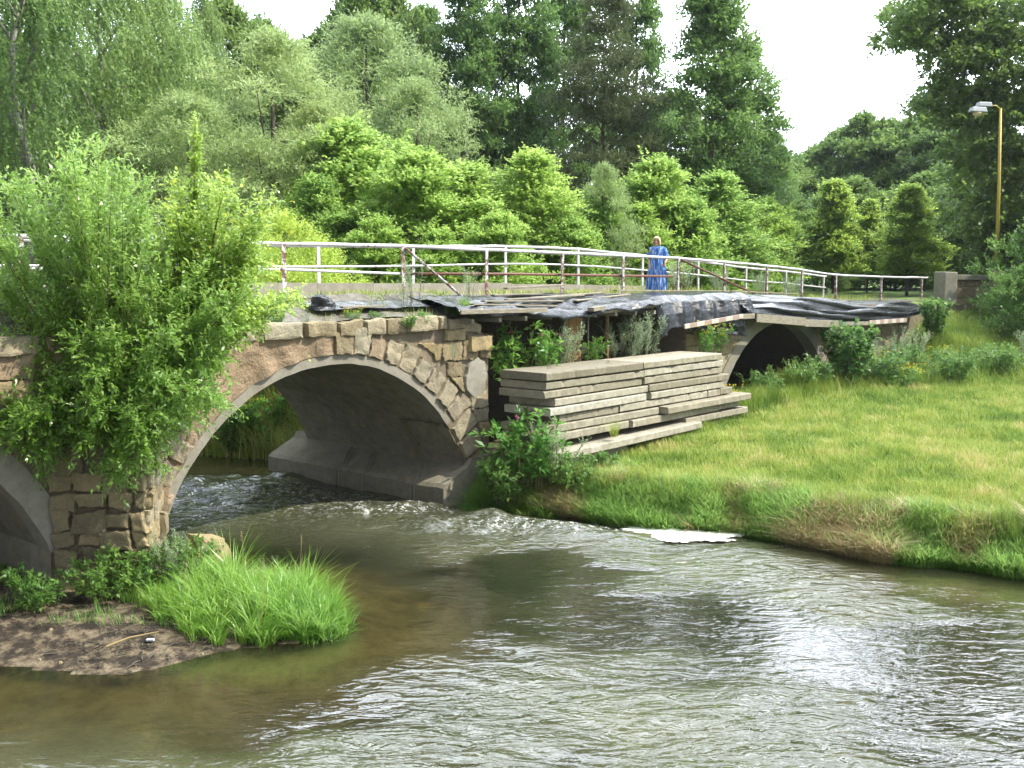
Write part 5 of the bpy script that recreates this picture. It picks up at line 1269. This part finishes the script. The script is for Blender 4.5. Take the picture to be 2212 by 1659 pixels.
clump('grass_clump', (-3.1, 14.7), .75, .7, 2400, .8, 'reed', 'right hand tongue of the bright grass leaning over the water', (.5, 1.5), wd=.018)
clump('grass_clump', (-5.1, 15.5), .8, .8, 1500, .4, 'reed', 'short pale grass at the left of the bright clump', wd=.01)
clump('grass_clump', (-4.4, 14.3), .45, .3, 220, .3, 'reed', 'sparse small tuft on the dark mud in front of the bright clump', wd=.01)
clump('grass_clump', B(.6, -3.6, 0)[:2], .6, .5, 900, .75, 'reed', 'drooping long grass at the foot of the balsam by the pier', (.8, 1.6))
clump('grass_clump', B(-.2, -2.5, 0)[:2], .35, .5, 400, .5, 'reed', 'small grass tuft beside the pier footing corner', (.6, 1.4))
clump('grass_clump', B(2.6, -4.1, 0)[:2], .7, .45, 700, .4, 'reed', 'grass growing against the lowest slabs')
clump('dry_grass_clump', (2.7, 20.95), .7, .45, 900, .38, 'straw', 'bleached dead grass just above the white foam', (.8, 1.8))
clump('dry_grass_clump', (9.2, 17.8), .45, .4, 500, .7, 'straw', 'tall bleached grass drooping over the bank at the right edge', (.5, 1.2))
clump('grass_clump', B(.3, -1.3, 0)[:2], .3, .25, 260, .35, 'reed', 'bright tuft on the bridge edge beside the rusty post').location.z = 4.15
for o_ in [o for o in bpy.data.objects if o.get('label', '').startswith('bright tuft on the bridge edge')]:
    me = o_.children[0].data; 
    co = np.zeros(len(me.vertices) * 3); me.vertices.foreach_get('co', co); co = co.reshape(-1, 3)
tuft = thing('grass_clump', B(3.1, -3.75, 1.35), 'thin yellow green tuft hanging on the slab pile', 'grass clump')
a = NR.uniform(0, 6.28, 90); P = np.array(B(3.1, -3.72, 1.36))[None, :] + np.stack([np.cos(a) * .08, np.sin(a) * .08, a * 0], 1)
V, F = blades(P, NR.uniform(.25, .5, 90), np.full(90, .008), NR.uniform(.3, 1.1, 90), 3); raw('blades', V, F, 'grass', tuft, None, np.repeat(NR.uniform(.4, .8, 90), 3))
# low grass on the left bar and shade under the bridge
n = 7000
x = NR.uniform(-10.5, -4.2, n); y = NR.uniform(14.2, 18.4, n); ok = (fbm(x * 1.2, y * 1.2, 3, 70) + (y - 15.6) * .12 > .5) & inside(x, y, LPOLY); x, y = x[ok], y[ok]; n = len(x)
tag(grass_obj('shade_grass', np.stack([x, y, ground(x, y)], 1), NR.uniform(.06, .22, n), np.full(n, .012), NR.uniform(.2, 1, n), 'reed', NR.uniform(0, .7, n)), 'thin grass on the muddy bar below the pier', 'grass', kind='stuff')
# debris on the mud
b = MB()
for k in range(150):
    x, y = R.gauss(-5.0, .55), R.gauss(13.6, .35)
    if not inside(np.array([x]), np.array([y]), LPOLY)[0]: continue
    z = gz(x, y) + .012; a = R.uniform(0, PI); l = R.uniform(.02, .1)
    b.tube([(x - math.cos(a) * l, y - math.sin(a) * l, z), (x, y, z + R.uniform(0, .03)), (x + math.cos(a) * l, y + math.sin(a) * l, z)], R.uniform(.003, .008), 4, R.random())
tag(b.build('twig_litter', 'bark'), 'dark sticks and rotting debris washed onto the mud', 'debris', kind='stuff')
b = MB(); V = []
for k in range(13):
    x, y = R.uniform(-6.6, -3.6), R.uniform(13.0, 14.6)
    if not inside(np.array([x]), np.array([y]), LPOLY)[0]: continue
    z = gz(x, y); r = R.uniform(.015, .04); nn = 7
    V = [(x + r * math.cos(q * 6.283 / nn) * R.uniform(.7, 1.2), y + r * math.sin(q * 6.283 / nn) * R.uniform(.7, 1.2), z - .01) for q in range(nn)]; V += [(x + (v[0] - x) * .6, y + (v[1] - y) * .6, z + r * .55) for v in V[:nn]]
    b.add(V, [tuple(range(nn, 2 * nn))] + [(q, (q + 1) % nn, nn + (q + 1) % nn, nn + q) for q in range(nn)], R.random())
tag(b.build('pebbles', 'stone'), 'scattered pebbles on the muddy bar', 'pebbles', kind='stuff')
b = MB(); x, y = -4.95, 13.75; z = gz(x, y) + .03; b.hexa([(x, y, z), (x + .11, y + .01, z), (x + .1, y + .06, z), (x - .01, y + .05, z), (x, y, z + .03), (x + .1, y, z + .04), (x + .1, y + .05, z + .03), (x, y + .05, z + .03)])
tag(bevel(b.build('litter_scrap', 'litter', None, (x, y, z)), .008), 'small white plastic scrap on the dark mud', 'litter')
b = MB(); b.tube([(-5.35, 13.4, .2), (-5.1, 13.55, .27), (-4.75, 13.7, .3)], [.015, .012, .006], 6); tag(b.build('dry_stick', 'straw', None, (-5.35, 13.4, .2)), 'pale crooked stick lying on the mud beside the plastic scrap', 'stick')

# ------------------------------------------------------------------ the woman on the bridge
def woman():
    base = Vector(B(11.45, .6, deck_z(11.45))); o = thing('person', tuple(base), 'person with short blond hair in a long blue streaked dress behind the railing', 'person')
    fw_ = Vector((-.28, -.95, 0)).normalized(); rt_ = Vector((fw_.y * -1, fw_.x, 0)) * -1   # rt_: her left side points to picture right
    if rt_.x < 0: rt_ = -rt_
    def P(x, f, z): return base + rt_ * x + fw_ * f + Vector((0, 0, z))
    me = bpy.data.meshes.new('body'); bm = bmesh.new(); sk = bm.verts.layers.skin.verify(); vs_ = {}
    def v(k, p, r, root=False):
        w = bm.verts.new(P(*p) - base); w[sk].radius = (r, r) if not isinstance(r, tuple) else r; w[sk].use_root = root; vs_[k] = w
    def e(*ks):
        for a, b_ in zip(ks[:-1], ks[1:]): bm.edges.new((vs_[a], vs_[b_]))
    v('pel', (0, 0, .92), (.17, .13), True); v('waist', (0, .02, 1.1), (.16, .13)); v('chest', (0, .02, 1.3), (.17, .13)); v('neck0', (0, .0, 1.43), (.07, .07)); v('neck', (-.01, .03, 1.5), .055)
    v('jaw', (-.02, .07, 1.55), (.07, .075)); v('head', (-.02, .06, 1.64), (.085, .1)); v('crown', (-.02, .04, 1.70), (.07, .08))
    for sg, k in ((-1, 'a'), (1, 'b')):
        v('hip' + k, (.1 * sg, 0, .85), .1); v('knee' + k, (.11 * sg, .03, .48), .065); v('ank' + k, (.11 * sg, 0, .09), .04); v('toe' + k, (.13 * sg, .15, .04), .035); e('pel', 'hip' + k, 'knee' + k, 'ank' + k, 'toe' + k)
        v('sh' + k, (.2 * sg, 0, 1.38), .07); e('chest', 'sh' + k)
    v('ela', (-.27, -.02, 1.1), .047); v('wra', (-.22, .14, .9), .03); e('sha', 'ela', 'wra')
    v('elb', (.32, -.03, 1.12), .05); v('wrb', (.27, .17, .95), .034); e('shb', 'elb', 'wrb')
    e('pel', 'waist', 'chest', 'neck0', 'neck', 'jaw', 'head', 'crown')
    for w_, x0, sg in (('wra', -.22, -1), ('wrb', .27, 1)):
        kz = .9 if w_ == 'wra' else .95
        v(w_ + 'p', (x0 - .02 * sg, .17, kz - .06), (.035, .022)); e(w_, w_ + 'p')
        for q in range(4):
            xx = x0 - .02 * sg + (q - 1.5) * .019; ln = (.03, .036, .034, .026)[q]
            v(w_ + 'f%d' % q, (xx, .19, kz - .09 - ln * .5), .009); v(w_ + 'g%d' % q, (xx, .165, kz - .10 - ln), .008); e(w_ + 'p', w_ + 'f%d' % q, w_ + 'g%d' % q)
        v(w_ + 't', (x0 - .06 * sg, .19, kz - .075), .01); v(w_ + 'u', (x0 - .05 * sg, .205, kz - .105), .008); e(w_ + 'p', w_ + 't', w_ + 'u')
    bm.to_mesh(me); bm.free(); me.materials.append(M['skin']); bo = bpy.data.objects.new('body', me); COL.objects.link(bo); bo.parent = o; ORG['body'] = tuple(base)
    bo.modifiers.new('skin', 'SKIN'); ss_ = bo.modifiers.new('sub', 'SUBSURF'); ss_.levels = ss_.render_levels = 1
    for p in me.polygons: p.use_smooth = True
    # face details
    def ball(mb, p, r, sq=(1, 1, 1), nu=10, nv=7):
        V = []; F = []
        for j in range(nv + 1):
            for i in range(nu):
                th = PI * j / nv; ph = 2 * PI * i / nu; V.append(P(p[0] + r * sq[0] * math.sin(th) * math.cos(ph), p[1] + r * sq[1] * math.sin(th) * math.sin(ph), p[2] + r * sq[2] * math.cos(th)))
        for j in range(nv):
            for i in range(nu): F.append((j * nu + i, j * nu + (i + 1) % nu, (j + 1) * nu + (i + 1) % nu, (j + 1) * nu + i))
        mb.add(V, F)
    b = MB(); ball(b, (-.02, .175, 1.615), .018, (.8, 1.2, 1.5)); ball(b, (-.115, .06, 1.61), .025, (.4, .8, 1.2)); ball(b, (.075, .06, 1.61), .025, (.4, .8, 1.2)); b.build('nose_and_ears', 'skin', o, smooth=True)
    b = MB(); ball(b, (-.055, .15, 1.645), .014, (1.4, .7, .7)); ball(b, (.015, .15, 1.645), .014, (1.4, .7, .7)); b.build('eyes', 'bark', o, smooth=True)
    b = MB(); ball(b, (-.02, .158, 1.565), .02, (1.5, .5, .4)); b.build('mouth', 'flower_p', o, smooth=True)
    # hair: chin length bob with fringe
    b = MB(); V = []; F = []; nu, nv = 28, 14
    for j in range(nv + 1):
        for i in range(nu + 1):
            ph = -PI + 2 * PI * i / nu; th = j / nv      # ph 0 = back of head
            fr = abs(ph) / PI; low = 1.50 if fr < .58 else (1.50 + (fr - .58) / .2 * .175 if fr < .78 else 1.675); low += .008 * math.sin(i * 3.7)
            zz = 1.775 - (1.775 - low) * th ** 1.2; rr = .13 * math.sin(min(1, .08 + th * 1.6) * PI / 2) + .004 * math.sin(i * 2.6 + j) ; rr *= 1 - .1 * max(0, th - .8) / .2
            V.append(P(-.02 + rr * math.sin(ph) * .95, .045 - rr * math.cos(ph) * 1.08, zz))
    for j in range(nv):
        for i in range(nu): q = j * (nu + 1) + i; F.append((q, q + 1, q + nu + 2, q + nu + 1))
    b.add(V, F); h_ = b.build('hair', 'hair', o, smooth=True)
    # dress: body with folds, sleeves
    b = MB(); V = []; F = []; nu = 72; rows = [(1.47, .085, .075), (1.445, .15, .1), (1.40, .21, .13), (1.33, .225, .15), (1.2, .205, .165), (1.05, .21, .175), (.85, .27, .2), (.6, .295, .215), (.35, .315, .23), (.12, .33, .24)]
    for j, (z, rx, ry) in enumerate(rows):
        for i in range(nu):
            a = 2 * PI * i / nu; fo_ = 1 + (.02 + .05 * j / 9) * math.sin(a * 11 + 1.5 * math.sin(z * 4)) * (j > 2) + .02 * math.sin(a * 5 + z * 3)
            V.append(P(rx * fo_ * math.cos(a), .02 + ry * fo_ * math.sin(a), z))
    for j in range(len(rows) - 1):
        for i in range(nu): F.append((j * nu + i, (j + 1) * nu + i, (j + 1) * nu + (i + 1) % nu, j * nu + (i + 1) % nu))
    b.add(V, F)
    for sg in (-1, 1):
        b.tube([P(.12 * sg, 0, 1.40), P(.19 * sg, 0, 1.365), P(.24 * sg, -.01, 1.25), P(.275 * sg, -.015, 1.1)], [.085, .092, .092, .1], 14, cap=False)
    dr = b.build('dress', 'dress', o, smooth=True)
    for sg in (-1, 1):
        b = MB(); ball(b, (.12 * sg, .07, .035), .05, (1, 2.6, .9)); b.build('shoe', 'shoe', o, smooth=True)
woman()
HZ = .00015
b = MB(); b.hexa([(-120, -8, -3), (120, -8, -3), (120, 130, -3), (-120, 130, -3), (-120, -8, 34), (120, -8, 34), (120, 130, 34), (-120, 130, 34)])
hm = bpy.data.materials.new('haze air'); hm.use_nodes = True; hm.node_tree.nodes.clear(); ho = hm.node_tree.nodes.new('ShaderNodeOutputMaterial'); hv = hm.node_tree.nodes.new('ShaderNodeVolumePrincipled')
hv.inputs['Color'].default_value = (.86, .93, 1, 1); hv.inputs['Density'].default_value = HZ; hv.inputs['Anisotropy'].default_value = .3; hm.node_tree.links.new(hv.outputs[0], ho.inputs['Volume'])
hz = b.build('haze', hm); tag(hz, 'thin summer haze in the air over the river and trees', 'haze', kind='stuff')
print('objects', len(bpy.data.objects), 'verts', sum(len(m.vertices) for m in bpy.data.meshes))
